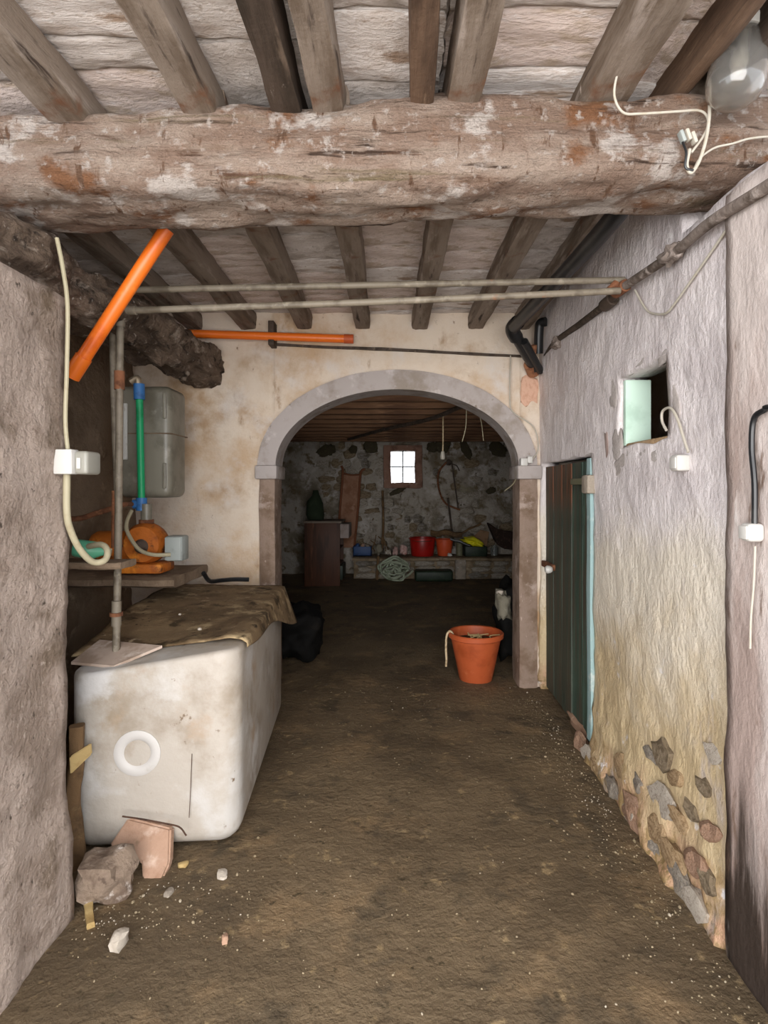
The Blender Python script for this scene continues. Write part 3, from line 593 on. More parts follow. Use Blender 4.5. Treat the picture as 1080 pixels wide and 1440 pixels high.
# green pipe
gp = thing('green_water_pipe', (P(198, 0, PY).x, PY, P(0, 712, PY).z), 'bright green water pipe with blue end fittings beside the grey vessel', 'pipe')
obj('pipe', tube([P(196, 555, PY), P(199, 705, PY)], .0225, 14, False), M['green_pipe'], gp)
obj('blue_union', tube([P(195.5, 540, PY), P(196, 562, PY)], .034, 14, False), M['blue'], gp)
obj('blue_union', tube([P(199, 700, PY), P(199, 718, PY)], .034, 14, False), M['blue'], gp)
obj('blue_elbow', tube([P(199, 708, PY), P(188, 709, PY)], .03, 14, False), M['blue'], gp)
obj('brass_nipple', tube([P(190, 709, PY), P(178, 711, PY)], .022, 12, False), M['brass'], gp)
obj('brass_valve', tube([P(195, 541, PY), P(193, 532, PY), P(184, 537, PY)], .022, 12), M['brass'], gp)
# steel pipes
def coupling(p, q, r, m, par, name='coupling'): return obj(name, tube([p, q], r, 14, False), M[m], par)
sp = thing('steel_pipe', (P(164, 0, 2.72).x, 2.72, .89), 'galvanised pipe rising from the tank and crossing below the joists, the lower of two', 'pipe')
obj('riser', tube([P(163, 945, 2.66), P(167, 700, 2.7), P(169, 447, 2.74)], .017, 12), M['steel'], sp)
obj('elbow', tube([P(169, 460, 2.74), P(169, 445, 2.74), P(176, 437, 2.75), P(192, 436.5, 2.75)], .022, 12), M['steel'], sp)
obj('run', tube([P(178, 437, 2.75), P(520, 425, 2.75), P(872, 409, 2.75)], .0165, 12), M['steel'], sp)
coupling(P(168, 548, 2.73), P(168, 522, 2.73), .024, 'rust', sp); coupling(P(163.5, 880, 2.67), P(164, 845, 2.67), .022, 'steel', sp)
coupling(P(163, 950, 2.66), P(163, 935, 2.66), .024, 'iron', sp); coupling(P(163.5, 866, 2.67), P(163.5, 861, 2.67), .03, 'rust', sp)
sp2 = thing('steel_pipe', (P(158, 0, 2.84).x, 2.84, 1.5), 'galvanised pipe crossing below the joists, the upper of two, with short riser', 'pipe')
obj('riser', tube([P(165, 700, 2.80), P(160, 560, 2.82), P(157, 415, 2.84)], .015, 12), M['steel'], sp2)
obj('elbow', tube([P(157, 430, 2.84), P(157, 414, 2.84), P(164, 408, 2.84), P(190, 408, 2.84)], .022, 12), M['rust'], sp2)
obj('run', tube([P(176, 408, 2.84), P(520, 401, 2.84), P(878, 394, 2.84)], .0165, 12), M['steel'], sp2)
for x in (P(164, 760, 2.80),): coupling(P(160, 770, 2.8), P(161, 690, 2.8), .013, 'rust', sp2, 'stub')
# orange pipes
op = thing('orange_drain_pipe', P(105, 522, 2.52), 'thick orange drain pipe slanting up behind the great beam', 'pipe')
obj('pipe', tube([P(235, 322, 2.46), P(100, 530, 2.52)], .031, 20, False), M['orange'], op)
obj('socket', tube([P(118, 502, 2.512), P(100, 530, 2.52)], .036, 20, False), M['orange'], op)
op = thing('orange_drain_pipe', P(360, 475, 4.48), 'slim orange pipe lying level against the cream arch wall', 'pipe')
obj('pipe', tube([P(205, 467, 4.46), P(487, 476.5, 4.5)], .032, 18, False), M['orange'], op)
obj('end_cap', tube([P(484, 476.4, 4.5), P(497, 476.8, 4.5)], .036, 18, False), M['orange_cap'], op)
obj('clip', rbox(P(378, 0, 4.5).x, P(386, 0, 4.5).x, 4.47, YA, P(0, 486, 4.5).z, P(0, 452, 4.5).z, .005), M['iron'], op)
# pipe on right wall
rp = thing('wall_pipe', P(875, 402, 2.75), 'grimy iron pipe running along the top of the plaster wall', 'pipe')
obj('pipe', tube([(1.11, 1.0, 2.46), P(1105, 245, 1.62), P(1000, 312, 2.0), P(945, 358, 2.3), P(875, 405, 2.78)], .02, 12), M['dirty_pipe'], rp)
obj('pipe', tube([P(875, 405, 2.78), P(855, 425, 3.0), P(815, 456, 3.55), P(782, 480, 4.1), P(768, 500, 4.45)], .02, 12), M['iron'], rp)
coupling(P(880, 401, 2.74), P(866, 411, 2.84), .03, 'rust', rp); coupling(P(868, 400, 2.78), P(858, 410, 2.78), .026, 'rust', rp)
coupling(P(862, 420, 2.94), P(850, 430, 3.04), .034, 'iron', rp)
mb = rock(.09, .14, .08, 44, 3, .5, False); obj('plaster_lump', at(mb, P(785, 483, 4.05)), M['dirty_pipe'], rp)
mb = rock(.07, .14, .07, 45, 3, .5, False); obj('plaster_lump', at(mb, P(945, 357, 2.3)), M['dirty_pipe'], rp)
# black drain pipes
bp_ = thing('black_drain_pipe', P(745, 520, 4.5), 'black drain pipe under the joists bending down to the arch wall corner', 'pipe')
obj('run', tube([(.93, 2.30, 2.80), P(868, 300, 2.36), P(800, 377, 3.0), P(722, 460, 4.1)], .042, 16), M['black'], bp_)
obj('elbow', tube([P(728, 453, 4.05), P(721, 461, 4.12), P(722, 468, 4.16), P(726, 475, 4.2)], .052, 16), M['black'], bp_)
obj('drop', tube([P(724, 470, 4.18), P(752, 518, 4.5)], .042, 16, False), M['black'], bp_)
obj('drop', tube([P(737, 480, 4.2), P(760, 522, 4.5)], .03, 16, False), M['black'], bp_)
obj('joint', tube([P(745, 512, 4.46), P(750, 524, 4.56)], .05, 16, False), M['copper'], bp_)
bp_ = thing('black_drain_pipe', P(757, 495, 4.45), 'short black drain pipe stub with elbow in the arch wall corner', 'pipe')
obj('stub', tube([P(768, 452, 4.35), P(760, 455, 4.38), P(758, 465, 4.4), P(757, 497, 4.45)], .036, 16), M['black'], bp_)
obj('joint', tube([P(751, 485, 4.42), P(753, 497, 4.45)], .025, 12, False), M['copper'], bp_)

# ------------------------------------------------------------------ wiring
lw = thing('wall_cable', (-1.2, 2.08, 1.35), 'cream cable running down the left wall end and looping by the tank', 'cable')
obj('cable', tube([P(80, 335, 2.07), P(88, 375, 2.07), P(95, 430, 2.075), P(94, 520, 2.075), P(92, 590, 2.075), P(96, 640, 2.075)], .0075, 8), M['cream_cable'], lw)
obj('conduit', tube([P(94, 664, 2.075), P(94, 720, 2.08), P(99, 745, 2.1), P(112, 772, 2.14), P(130, 790, 2.2), P(147, 788, 2.24), P(151, 775, 2.28), P(143, 766, 2.33), P(125, 768, 2.4)], .0125, 10), M['cream_cable'], lw)
jb = thing('junction_box', P(98, 668, 2.06), 'square white junction box on the left wall end', 'electrical box')
a_, b_ = P(79, 667, 2.05), P(105, 632, 2.05)
obj('cover', rbox(a_.x, b_.x, 2.03, 2.08, a_.z, b_.z, .005), M['white'], jb)
obj('body', rbox(b_.x - .005, b_.x + .045, 2.05, 2.15, a_.z, b_.z - .005, .012, 3), M['clear_plastic'], jb)
obj('label_flap', rbox(b_.x + .008, b_.x + .022, 2.045, 2.049, a_.z + .02, b_.z - .03, .001), M['white'], jb)
p = P(133, 774, 2.45)
bo = thing('plastic_bottle', (p.x, p.y, p.z - .05), 'green plastic bottle lying by the looped conduit', 'bottle')
obj('bottle', at(lathe([(0, -.08), (.034, -.08), (.038, -.07), (.038, .0), (.018, .035), (.014, .05), (0, .05)], 20), p, (0, R(100), R(15))), M['green_bottle'], bo)
obj('cap', at(lathe([(0, .042), (.018, .042), (.018, .066), (0, .066)], 14), p, (0, R(100), R(15))), M['cream_cable'], bo)
q = (p.x - .3, p.y + .06, p.z - .09); mb = timber((p.x - .42, p.y + .04, p.z - .065), (p.x + .12, p.y + .06, p.z - .065), .16, .03, 12, 3, .006, 4, 7)
tag(obj('scrap_plank', mb, M['recess'], None), 'old plank wedged beside the wall under the green bottle', 'plank')
tag(obj('rusty_pipe', tube([(-2.09, 2.95, 1.47), P(96, 730, 2.95), P(135, 722, 2.95), P(172, 710, 2.95), P(185, 709, 3.5)], .014, 8), M['rust'], None), 'rusty thin pipe crossing the recess behind the looped conduit', 'pipe')
tag(obj('black_hose', tube([(-1.31, 3.9, 1.02), (-1.30, 4.0, .95), (-1.26, 4.12, .935), (-1.18, 4.2, .93), (-1.08, 4.22, .925)], .016, 8), M['black'], None), 'black hose trailing from the pump shelf onto the brown sheet', 'hose')
# right wall wires
def cable(name, pts, r, m, label, cat='cable'): return tag(obj(name, tube(pts, r, 8), M[m], None), label, cat)
XW = XR - .02
def W(px, py, x=XW):
    Y = F * x / (px - VX); return Vector((x, Y, H - (py - VY) / F * Y))
cable('wall_wire', [W(1037, 300), W(1010, 340), W(975, 390), W(948, 428), W(935, 441), W(915, 440), W(905, 430), W(893, 408)], .005, 'cable', 'loose off white wire drooping across the upper plaster wall')
so = thing('wall_socket', W(968, 657), 'small white box on the plaster wall below the niche wire', 'electrical box')
a_, b_ = W(957, 657), W(980, 634)
ym = (a_.y + b_.y) / 2 + .06; obj('box', rbox(XR - .05, XR + .005, ym - .032, ym + .032, 1.67, 1.735, .01, 3), M['white'], so); obj('face', rbox(XR - .055, XR - .05, ym - .024, ym + .024, 1.68, 1.725, .002), M['white'], so)
cable('niche_wire', [W(937, 605), W(931, 592), W(932, 578), W(943, 574), W(953, 590), W(962, 618), W(968, 636)], .006, 'cable', 'off white wire curling out of the niche to the small box')
XP = 1.115
cable('black_cable', [(XP, 1.0, 1.74), W(1100, 572, XP), W(1075, 577, XP), W(1060, 590, XP), W(1057, 630, XP), W(1061, 680, XP), W(1061, 742, XP)], .009, 'black', 'thick black cable dropping down the stained pier')
pb = thing('wall_switch', W(1058, 765, XP), 'rounded white switch box on the stained pier', 'electrical box')
a_, b_ = W(1042, 765, XP), W(1075, 738, XP)
ym = (a_.y + b_.y) / 2; obj('box', rbox(1.088, 1.14, ym - .028, ym + .028, 1.6 - .165, 1.6 - .108, .014, 4), M['white'], pb); obj('face', rbox(1.083, 1.089, ym - .02, ym + .02, 1.443, 1.484, .002), M['white'], pb)
cable('white_conduit', [W(1062, 768, XP), W(1060, 820, XP), W(1056, 870, XP), W(1055, 912, XP)], .0035, 'cable', 'thin white conduit below the switch box on the pier')
# arch corner box and wires
ab = thing('arch_junction_box', P(742, 655, 4.5), 'little white connector block on the right arch impost', 'electrical box')
a_ = P(738, 655, 4.52); obj('block', rbox(a_.x - .035, a_.x + .02, 4.5, 4.56, a_.z, a_.z + .06, .006), M['white'], ab); obj('block', rbox(a_.x + .02, a_.x + .06, 4.5, 4.56, a_.z + .02, a_.z + .075, .006), M['white'], ab)
cable('arch_wire', [P(718, 500, 4.56), P(717, 560, 4.55), P(722, 580, 4.55), P(750, 600, 4.54), P(757, 630, 4.54), P(748, 648, 4.53)], .005, 'cable', 'white wire dropping over the arch ring to the connector block')
cable('arch_wire_tail', [P(734, 652, 4.52), P(729, 665, 4.6), P(722, 680, 4.75), P(710, 690, 4.9)], .005, 'cream_cable', 'cream wire tail curling from the connector block into the arch')
# lamp at the great beam
YL = 1.80
lm = thing('bulkhead_lamp', P(1045, 160, YL), 'dusty clear glass jar lamp hanging over the end of the great beam', 'lamp')
ax0 = P(1028, 150, YL); ax1 = P(1058, -20, YL); dv = (ax1 - ax0); q = dv.to_track_quat('Z', 'Y').to_matrix().to_4x4(); q.translation = ax0
Ln = dv.length; k = YL / F
gl = lathe([(.0, 0), (.02, .002), (.05, .012), (.078, .04), (.086, .08), (.084, .13), (.072, .18), (.058, .215), (.052, .24), (.048, .24), (.053, .215), (.067, .178), (.079, .13), (.081, .08), (.073, .043), (.047, .016), (0, .006)], 36)
obj('glass_jar', gl.xf(lambda p: q @ p), M['lamp_glass'], lm)
obj('collar', lathe([(.05, .225), (.062, .225), (.064, .25), (.06, .262), (.05, .262)], 32, True).xf(lambda p: q @ p), M['white'], lm)
obj('socket', lathe([(0, .235), (.045, .235), (.05, .262), (.052, .33), (.04, .36), (.035, .42), (0, .42)], 28).xf(lambda p: q @ p), M['lamp_collar'], lm)
obj('bulb', lathe([(0, .11), (.018, .115), (.028, .14), (.024, .17), (.014, .2), (.014, .235), (0, .235)], 20).xf(lambda p: q @ p), M['lamp_collar'], lm)
YW = 1.905
cable('beam_wire', [P(877, 90, 1.80), P(868, 105, 1.84), P(864, 135, 1.87), P(876, 158, 1.885), P(900, 160, 1.89), P(950, 157, 1.89), P(985, 156, 1.89), P(996, 170, 1.885), P(990, 190, 1.88), P(972, 215, 1.88)], .004, 'cable', 'off white wire hooked along the great beam towards the lamp')
cable('lamp_flex', [P(996, 112, 1.85), P(998, 150, 1.87), P(994, 190, 1.87), P(984, 225, 1.87), P(972, 243, 1.87), P(966, 232, 1.87), P(970, 210, 1.87)], .0055, 'cable', 'pale twin flex looping down the great beam under the lamp')
cable('beam_tail_wire', [P(976, 238, 1.88), P(985, 222, 1.88), P(1005, 208, 1.89), P(1030, 202, 1.89), P(1060, 194, 1.89), P(1120, 190, 1.89), P(1190, 186, 1.89)], .0035, 'cable', 'white wire leading off along the great beam past the lamp')
tb = thing('terminal_block', P(966, 205, 1.87), 'grey and white wire connector block fixed to the great beam', 'connector')
for i, (x, y) in enumerate(((958, 192), (966, 190), (974, 194))):
    p = P(x, y, 1.875); obj('terminal', at(rbox(-.006, .006, -.014, .01, -.022, .016, .003), p, (0, R(-20), 0)), M['cable' if i else 'grey_box'], tb)
obj('wire_end', tube([P(960, 200, 1.87), P(965, 215, 1.86), P(964, 235, 1.865), P(975, 240, 1.865)], .004, 7), M['black'], tb)

# ------------------------------------------------------------------ on the floor near the tank
def slabpoly(pts, th, nrm, bev=.006):
    b = bmesh.new(); vs = [b.verts.new(p) for p in pts]; fc = b.faces.new(vs); n = Vector(nrm).normalized()
    r = bmesh.ops.extrude_face_region(b, geom=[fc]); bmesh.ops.translate(b, verts=[g for g in r['geom'] if isinstance(g, bmesh.types.BMVert)], vec=n * th)
    bmesh.ops.bevel(b, geom=list(b.edges), offset=bev, segments=2, affect='EDGES'); return MB().bm(b)
YT = 2.36
tp = [P(153, 1190, 2.44), P(180, 1150, 2.48), P(240, 1165, 2.46), P(238, 1215, 2.38), P(228, 1238, 2.33), P(200, 1240, 2.33), P(198, 1212, 2.38)]
tag(obj('broken_tile', slabpoly(tp, .05, (0, .6, -.2), .008), M['terracotta'], None), 'broken pinkish terracotta slab leaning against the tank front', 'tile')
p = P(152, 1280, 2.17); tag(obj('rubble_stone', at(rock(.22, .19, .18, 51, 3, .32), (p.x - .045, 2.24, -.01), (0, 0, .3)), M['block'], None), 'rough brown stone block on the floor before the broken slab', 'stone')
cable('twig', [P(172, 1148, 2.43), P(200, 1152, 2.43), P(232, 1158, 2.43), P(252, 1163, 2.43), P(262, 1175, 2.43)], .0035, 'twig', 'thin dark twig resting on the broken terracotta slab', 'twig')
for px, py, s, lab, m, ht in ((168, 1335, .075, 'white stone lump on the floor before the brown stone block', 'stone_white', .07), (316, 1325, .035, 'small pinkish white stone on the bare floor', 'stone_pink', .03), (313, 1232, .06, 'thin pale stone chip below the tank corner', 'stone_white', .025), (237, 1258, .05, 'long pale stone chip near the terracotta slab', 'stone_grey', .025), (258, 1218, .05, 'yellowish chip at the foot of the terracotta slab', 'pale_wood', .02)):
    Y = F * H / (py - VY); tag(obj('stone_chip', at(rock(s, s * .7, ht, px, 2), ((px - VX) / F * Y, Y, -.004), (0, 0, px)), M[m], None), lab, 'stone')
mb = slabpoly([P(97, 1065, 2.34), P(124, 1048, 2.4), P(125, 1064, 2.4), P(98, 1090, 2.34)], .03, (0, 1, 0), .004)
mb.xf(lambda p: p); sc = thing('scrap_timber', (-1.33, 2.36, 0), 'upright dark timber scrap with pale split end beside the tank', 'timber')
obj('pale_end', mb, M['pale_wood'], sc); obj('post', timber((-1.34, 2.39, -.01), (-1.345, 2.40, .60), .06, .05, 14, 3, .016, 4, 4), M['wood'], sc)
mb = timber((-1.17, 2.17, .018), (-1.10, 2.06, .018), .03, .026, 8, 2, .004, 4, 5)
tag(obj('wood_chip', mb, M['pale_wood'], None), 'yellowish wood chip on the floor beside the left wall', 'wood')

# pot under the arch
Yp = F * H / (955 - VY); px_ = (669 - VX) / F * Yp; k = Yp / F
pt = thing('flower_pot', (px_, Yp, 0), 'big orange terracotta coloured flower pot standing under the arch', 'pot')
rt, rb_, hp = 37.5 * k, 23 * k, 66 * k
obj('pot', at(lathe([(0, .02), (rb_ - .004, .0), (rb_, .006), (rt * .93, hp * .88), (rt * .97, hp * .885), (rt, hp * .9), (rt, hp), (rt - .015, hp), (rt - .025, hp * .85), (rb_ - .015, .03), (0, .03)], 40), (px_, Yp, .002)), M['pot'], pt)
obj('rim', at(lathe([(rt - .012, hp * .90), (rt + .006, hp * .91), (rt + .008, hp - .004), (rt, hp + .004), (rt - .012, hp)], 40, True), (px_, Yp, .002)), M['pot'], pt)
obj('soil', at(lathe([(0, hp * .80), (rt * .85, hp * .80), (rt * .89, hp * .82), (0, hp * .86)], 24), (px_, Yp, 0)), M['soil'], pt)
rr = random.Random(5)
for i in range(9):
    a = rr.uniform(0, 6.3); r1 = rr.uniform(.02, rt * .7); x, y = px_ + r1 * math.cos(a), Yp + r1 * math.sin(a)
    tag(obj('dry_stalk', tube([(x, y, hp * .85), (x + rr.uniform(-.05, .05), y, hp * .93), (x + rr.uniform(-.1, .1), y + .03, hp * (.9 + rr.uniform(0, .08)))], .005, 6), M['straw'], None), 'bit of dry stalk lying in the flower pot', 'stalk', 'dry stalks in the flower pot')
cable('pot_rope', [(px_ - rt + .05, Yp - .02, hp * .88), (px_ - rt + .01, Yp - .03, hp + .015), (px_ - rt - .022, Yp - .035, hp * .96), (px_ - rt - .03, Yp - .04, hp * .7), (px_ - rt - .026, Yp - .04, hp * .45), (px_ - rt - .03, Yp - .04, hp * .30)], .009, 'rope', 'frayed pale rope hanging over the flower pot rim', 'rope')
# sacks by the arch jambs
mb = at(rock(.46, .7, .50, 71, 4, .3), (-.90, 5.4, -.02), (0, 0, .2)); tag(obj('black_sack', mb, M['black_bag'], None, 'all'), 'slumped black sack on the floor behind the tank', 'sack')
mb = at(rock(.34, .5, .72, 72, 4, .4), (1.10, 5.35, -.02)); tag(obj('dark_sack', mb, M['black_bag'], None, 'all'), 'tall dark sack standing behind the right pilaster', 'sack')
mb = at(rock(.14, .18, .26, 73, 3, .6), (.99, 5.16, .40)); mb.xf(lambda p: p); tag(obj('rubble_bag', mb, M['rag'], None, 'all'), 'greyish rubble bag on the dark sack behind the pilaster', 'bag')
mb = at(rock(.06, .06, .05, 74, 2, .4), (.95, 5.13, .64)); tag(obj('white_lump', mb, M['stone_white'], None), 'white plaster lump on the rubble bag behind the pilaster', 'stone')

# ------------------------------------------------------------------ far room
YL2 = 10.05
lx0 = P(497, 0, YL2).x
lz = H - (783 - VY) / F * YL2
lg = thing('stone_bench', (.8, YL2 + .3, 0), 'low limewashed stone bench along the back wall', 'bench')
obj('core', rbox(lx0, 2.7, YL2 + .05, YB - .06, -.01, lz - .05, .01), M['stone_b'], lg)
obj('top_slab', timber((lx0 - .02, YL2 + .29, lz - .05), (2.7, YL2 + .29, lz - .05), .60, .07, 60, 4, .014, 3, 8, seed=5), M['stone_b'], lg)
rr = random.Random(8)
for row in range(3):
    x = lx0 + rr.uniform(0, .1); hr = (lz - .07) / 3
    while x < 2.3:
        wd = rr.uniform(.2, .42); cxx = x + wd / 2; pxx = VX + cxx / YL2 * F
        if not (580 < pxx < 657 and row == 0) and not (638 < pxx < 657):
            inst('stone', blob[rr.choice((0, 2, 4, 5, 5))], (cxx, YL2 + .05, hr * (row + .5)), (rr.uniform(-.1, .1), rr.uniform(-.04, .04), 0), (wd * 1.03, .12, hr * 1.05), lg)
        x += wd + .012
obj('pillar', rbox(P(640, 0, YL2).x, P(655, 0, YL2).x, YL2 - .03, YL2 + .12, 0, lz - .05, .012), M['stone_grey'], lg)
mb = rbox(P(583, 0, 9.9).x, P(636, 0, 9.9).x, 9.75, 10.02, .0, .19, .04, 3)
tag(obj('low_crate', mb, M['crate_green'], None), 'dark green low crate on the floor against the stone bench', 'crate')
# cabinet
cx0, cx1 = P(428, 0, 9.3).x, P(479, 0, 9.3).x; cz = P(0, 733, 9.3).z; cy0, cy1 = 9.3, 9.95
cb = thing('wooden_cabinet', ((cx0 + cx1) / 2, 9.6, 0), 'red brown wooden cabinet with pulled drawers beyond the arch', 'cabinet')
obj('side_panel', rbox(cx0, cx1 - .01, cy0, cy0 + .03, 0, cz - .03, .004), M['cabinet'], cb)
obj('side_panel', rbox(cx0, cx1 - .01, cy1 - .03, cy1, 0, cz - .03, .004), M['cabinet'], cb)
obj('back_panel', rbox(cx0, cx0 + .02, cy0 + .03, cy1 - .03, 0, cz - .03, .003), M['cabinet'], cb)
obj('top', rbox(cx0 - .02, cx1 + .02, cy0 - .03, cy1 + .03, cz - .03, cz, .006), M['cabinet_top'], cb)
for zz in (.06, .34, .60): obj('rail', rbox(cx0 + .02, cx1 - .01, cy0 + .03, cy1 - .03, zz, zz + .025, .003), M['cabinet'], cb)
dr = obj('drawer', rbox(cx1 - .03, cx1 + .13, cy0 + .04, cy1 - .04, cz - .28, cz - .05, .004), M['drawer'], cb); dr['label'] = 'pale top drawer pulled out'
obj('drawer', rbox(cx1 - .12, cx1 + .03, cy0 + .04, cy1 - .04, .1, .33, .004), M['crate_green'], cb)
mb = at(lathe([(0, 0), (.14, 0), (.16, .1), (.13, .3), (.06, .42), (.04, .5), (0, .5)], 20), (P(443, 0, 9.6).x, 9.62, cz)); mb.xf(lambda p: p + mn.noise_vector(p * 5) * .03)
tag(obj('dark_bundle', mb, M['dark_green'], None, 'all'), 'dark green bundle standing on the wooden cabinet', 'bundle')
# canvas sling
Yc = 10.52
pts = [P(482, 668, Yc), P(507, 669, Yc), P(502, 745, 10.46), P(498, 770, 10.46), P(474, 770, 10.46), P(477, 730, 10.46)]
cv = thing('canvas_cot', P(490, 780, 10.2), 'salmon canvas stretched on two rails leaning on the back wall', 'cot')
obj('canvas', slabpoly([pts[0], pts[1], pts[3], pts[4]], .02, (0, 1, 0), .004), M['canvas'], cv)
obj('rail', tube([P(480, 655, Yc), P(482, 664, Yc), P(479, 705, 10.46), P(474, 772, 10.47)], .022, 8), M['canvas_rail'], cv)
obj('rail', tube([P(513, 659, Yc), P(507, 667, Yc), P(504, 710, 10.46), P(498, 772, 10.47)], .022, 8), M['canvas_rail'], cv)
obj('crossbar', tube([P(481, 665, Yc), P(494, 668, Yc), P(508, 667, Yc)], .016, 8), M['canvas_rail'], cv)
# poles
cable('tool_handle', [P(538, 690, 10.55), P(539, 740, 10.4), P(537, 770, 10.25)], .022, 'wood', 'dark wooden handle leaning on the wall left of the window', 'pole')
cable('short_stake', [P(532, 782, 9.95), P(530, 815, 9.93)], .025, 'wood', 'short brown stake leaning against the bench front', 'pole')
cable('iron_bar', [P(630, 700, 10.55), P(634, 735, 10.52), P(638.5, 768, 10.5)], .018, 'iron', 'thin dark iron bar leaning over the bench below the saw', 'bar')
# saw
Ys = 10.55
sw = thing('bow_saw', P(630, 720, Ys), 'rusty bow saw hanging on the back wall right of the window', 'saw')
obj('bow', tube([P(632, 648, Ys), P(626, 652, Ys), P(617, 664, Ys), P(616, 680, Ys), P(620, 697, Ys), P(627, 708, Ys), P(636, 713, Ys), P(647, 717, Ys)], .017, 8), M['rust'], sw)
obj('blade', slabpoly([P(634, 648, Ys), P(636, 648, Ys), P(645.5, 716, Ys), P(643.5, 716, Ys)], .01, (0, 1, 0), .002), M['iron'], sw)
obj('grip', at(rock(.10, .06, .12, 81, 2, .3, False), P(631, 650, Ys)), M['iron'], sw)
obj('lever', tube([P(634, 652, Ys), P(642, 655, Ys), P(646, 662, Ys)], .010, 6), M['iron'], sw)
hc = thing('hanging_cord', P(622.5, 646, 6.56), 'pale cord with plastic pull hanging from the far ceiling above the saw', 'cord')
obj('cord', tube([P(623, 581, 6.56), P(623, 620, 6.56), P(622.5, 638, 6.56)], .008, 8), M['rope'], hc)
obj('pull', at(lathe([(0, 0), (.025, 0), (.03, .03), (.02, .09), (0, .1)], 12), P(622.5, 646, 6.56)), M['cable'], hc)
cable('ceiling_wire', [P(656, 572, 5.4), P(655, 600, 5.42), P(650, 621, 5.45)], .004, 'cream_cable', 'thin loose wire dangling from the far ceiling')
cable('ceiling_wire_loop', [P(668, 575, 5.5), P(676, 590, 5.5), P(680, 620, 5.5)], .004, 'cream_cable', 'thin wire looped near the far ceiling corner')
cable('ceiling_pole', [P(490, 618, 9.2), P(540, 604, 7.5), P(600, 590.5, 6.45), P(640, 575, 5.55), P(666, 562, 4.98)], .024, 'iron', 'long dark crooked pole slung under the far ceiling', 'pole')
# bench items
def base(px, Y): return ((px - VX) / F * Y, Y, lz - .005)
def Xat(px, Y): return (px - VX) / F * Y
Yi = 10.28; kk = Yi / F
cr = thing('blue_crate', base(510, Yi), 'blue plastic crate of odds and ends on the stone bench', 'crate')
mb = MB()
for b in ((Xat(497, Yi), Xat(523, Yi), 10.14, 10.16), (Xat(497, Yi), Xat(523, Yi), 10.38, 10.4), (Xat(497, Yi), Xat(497, Yi) + .02, 10.14, 10.4), (Xat(523, Yi) - .02, Xat(523, Yi), 10.14, 10.4)):
    t = rbox(b[0], b[1], b[2], b[3], lz, lz + .17, .004); mb.add(t.v, t.f)
t = rbox(Xat(497, Yi), Xat(523, Yi), 10.14, 10.4, lz, lz + .02, .004); mb.add(t.v, t.f)
obj('shell', mb, M['blue_crate'], cr)
for px, m, s, lab in ((503, 'blue_crate', .085, 'crumpled blue wrap in the blue crate'), (510, 'terracotta', .09, 'brownish lump in the blue crate'), (517, 'stone_grey', .085, 'pale grey lump in the blue crate')):
    tag(obj('crate_lump', at(rock(s, .16, .2, px, 3, .3), (Xat(px, Yi), 10.27, lz + .022)), M[m], None, 'all'), lab, 'clutter')
for i, (px, sx, sz, m, lab) in enumerate(((533, .15, .20, 'rag', 'grey rag heap on the bench by the wooden handle'), (546, .11, .12, 'stone_a', 'pale stone on the bench beside the rag heap'), (556, .10, .14, 'pink_bag', 'crumpled pink bag on the bench'), (567, .12, .17, 'pink_bag', 'pale pink bag against the red bucket'))):
    tag(obj(('rag_heap', 'bench_stone', 'plastic_bag', 'plastic_bag')[i], at(rock(sx, .2, sz, 90 + i, 3, .7), (Xat(px, Yi), Yi, lz - .01)), M[m], None, 'all'), lab, ('rag', 'stone', 'bag', 'bag')[i])
for i in range(6):
    a = P(522 + i * 5, 775, 10.2); b_ = a + Vector((rr.uniform(-.2, .2), .12, rr.uniform(.12, .28)))
    tag(obj('brush_stick', tube([a, a.lerp(b_, .5) + Vector((.02, 0, .02)), b_], .009, 6), M['wood'], None), 'thin dry stick poking out of the rag heap', 'stick', 'sticks in the rag heap')
def bucket(name, px, w_top, w_bot, h_px, m, label, cat, bail=True):
    x = Xat(px, Yi); rt, rb, h = w_top / 2 * kk, w_bot / 2 * kk, h_px * kk
    t = thing(name, (x, Yi, lz), label, cat)
    obj('shell', at(lathe([(0, .012), (rb - .004, 0), (rb, .006), (rt - .006, h * .93), (rt - .012, h), (rt - .02, h - .002), (rb - .012, .02), (0, .02)], 32), (x, Yi, lz - .003)), M[m], t)
    obj('rim', at(lathe([(rt - .014, h * .93), (rt + .004, h * .935), (rt + .004, h), (rt - .014, h + .003)], 32, True), (x, Yi, lz - .003)), M[m], t)
    if bail: obj('bail', tube([(x - rt, Yi, lz + h * .93), (x - rt * .5, Yi - rt * .9, lz + h * .85), (x + rt * .5, Yi - rt * .9, lz + h * .85), (x + rt, Yi, lz + h * .93)], .005, 6), M['iron'], t)
    return t
bucket('plastic_bucket', 594, 37, 31, 25, 'red', 'bright red plastic bucket on the stone bench', 'bucket')
bucket('plant_pot', 625, 25, 19, 23, 'orange_pot', 'orange plastic plant pot beside the red bucket', 'pot', False)
tag(obj('white_bag', at(rock(.09, .07, .06, 97, 2, .5), (Xat(631, Yi), Yi - .17, lz - .005)), M['white'], None), 'small white scrap in front of the orange plant pot', 'scrap')
tag(obj('tin_can', at(lathe([(0, 0), (.06, 0), (.062, .006), (.06, .012), (.06, .26), (.062, .27), (.055, .275), (.05, .26), (0, .255)], 24), (Xat(646, Yi), Yi, lz - .004)), M['olive'], None), 'tall olive grey tin beside the iron bar', 'tin')
gc = thing('green_crate', base(667, Yi), 'dark green crate holding a yellow bag on the bench', 'crate')
mb = MB()
for b in ((652, 683, 10.12, 10.14), (652, 683, 10.40, 10.42), (652, 653.5, 10.12, 10.42), (681.5, 683, 10.12, 10.42)):
    t = rbox(Xat(b[0], Yi), Xat(b[1], Yi), b[2], b[3], lz, lz + .17, .004); mb.add(t.v, t.f)
obj('shell', mb, M['crate_green'], gc)
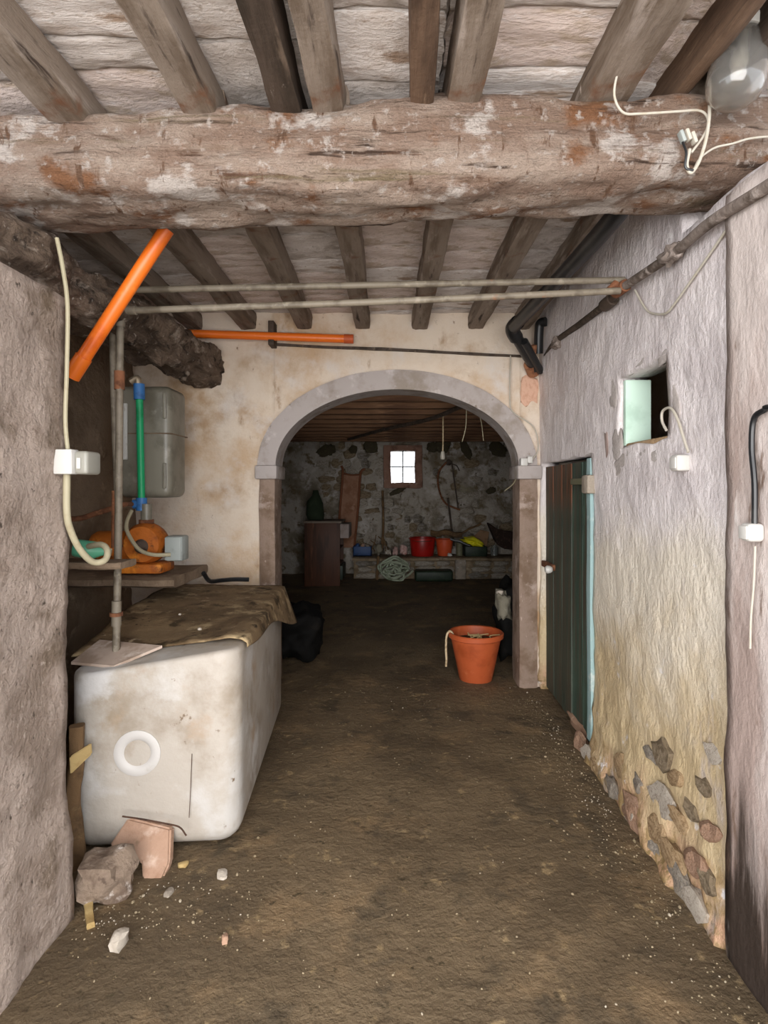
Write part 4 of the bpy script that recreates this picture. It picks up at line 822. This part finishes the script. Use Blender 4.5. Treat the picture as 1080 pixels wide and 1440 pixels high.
mb = rock(.40, .3, .17, 105, 4, .5); mb.xf(lambda p: (p.x, p.y, p.z * (1 - .5 * abs(p.x) / .2) + .1 * (-p.x)))
tag(obj('yellow_bag', at(mb, (Xat(664, Yi), 10.27, lz + .17), (0, R(12), 0)), M['yellow'], None, 'all'), 'crumpled bright yellow bag on the dark green crate', 'bag')
tag(obj('dark_tool', timber((Xat(633, 10.2), 10.16, lz + .31), (Xat(660, 10.2), 10.1, lz + .19), .07, .05, 12, 3, .008, 4, 4), M['black'], None), 'black tool handle lying against the yellow bag', 'tool')
tag(obj('rough_log', timber((Xat(606, 10.45), 10.5, lz + .40), (Xat(650, 10.4), 10.42, lz + .36), .12, .1, 16, 4, .03, 4, 3), M['wood'], None), 'rough grey log behind the red bucket', 'log')
tag(obj('rough_log', timber((Xat(645, 10.5), 10.52, lz + .36), (Xat(677, 10.5), 10.55, lz + .56), .05, .04, 16, 3, .01, 4, 4), M['wood'], None), 'thin slanting branch behind the yellow bag', 'branch')
tag(obj('cardboard_sheet', slabpoly([P(660, 760, 10.5), P(676, 745, 10.55), P(688, 748, 10.55), P(683, 775, 10.45)], .015, (0, 1, 0), .003), M['cardboard'], None), 'brown cardboard sheet leaning behind the yellow bag', 'cardboard')
tag(obj('glass_jar', at(lathe([(0, 0), (.06, 0), (.066, .01), (.066, .13), (.05, .155), (.05, .18), (.045, .18), (.045, .155), (.06, .13), (.06, .014), (0, .01)], 24), (Xat(695, Yi), Yi, lz - .002)), M['jar_glass'], None), 'clear glass jar on the bench before the dark basket', 'jar')
b0 = [(687, 735), (700, 744), (715, 748), (731, 750), (735, 775), (708, 772), (698, 762)]
mb = slabpoly([P(x, y, 10.3) for x, y in b0], .3, (0, 1, 0), .02)
tag(obj('peaked_basket', mb, M['scoop'], None), 'dark brown boat shaped basket with raised peak on the bench', 'basket')
# net bag in front of bench
mb = MB(); rr = random.Random(4)
for k in range(7):
    a = [(Xat(555, 9.85) + (.27 - .03 * k + rr.uniform(-.06, .06)) * math.cos(t) * 1.0, 9.86 - .03 * k + .05 * math.sin(2 * t + k), .205 + rr.uniform(-.03, .03) + (.20 - .03 * k) * math.sin(t)) for t in [i * 6.283 / 12 for i in range(13)]]
    t = tube(a, .02, 7, True, 4); mb.add(t.v, t.f)
mb.xf(lambda p: (p.x, p.y, max(p.z, .004)))
tag(obj('hose_coil', mb, M['net'], None, 'all'), 'coil of pale green hose leaning against the bench front', 'hose')

# ------------------------------------------------------------------ grit on the floor
mb = MB(); rr = random.Random(12)
base_v = rock(1, 1, .7, 3, 1, .3)
for k in range(1300):
    t = rr.random()
    if t < .5: y = rr.uniform(1.7, 4.4); x = 1.1 - abs(rr.gauss(0, .14))
    elif t < .72: x = -.95 + rr.gauss(0, .22); y = 2.0 + abs(rr.gauss(0, .25)); 
    else: x = rr.uniform(-1.15, 1.1); y = rr.uniform(1.6, 4.6)
    if x < -.63 and y > 2.4 or x < -1.15 or x > 1.12: continue
    s = rr.uniform(.003, .010) * (1.8 if rr.random() < .06 else 1); a = rr.uniform(0, 6.3); ca, sa = math.cos(a) * s, math.sin(a) * s
    z0 = .012 * frac((x, y, 0), 1.6, 5, 0)
    mb.add([(x + p.x * ca - p.y * sa * .7, y + p.x * sa + p.y * ca * .7, z0 + p.z * s - .001) for p in base_v.v], base_v.f)
tag(obj('floor_grit', mb, M['debris'], None, False), 'scattered pale grit and crumbs on the earth floor', 'grit', None, 'stuff')
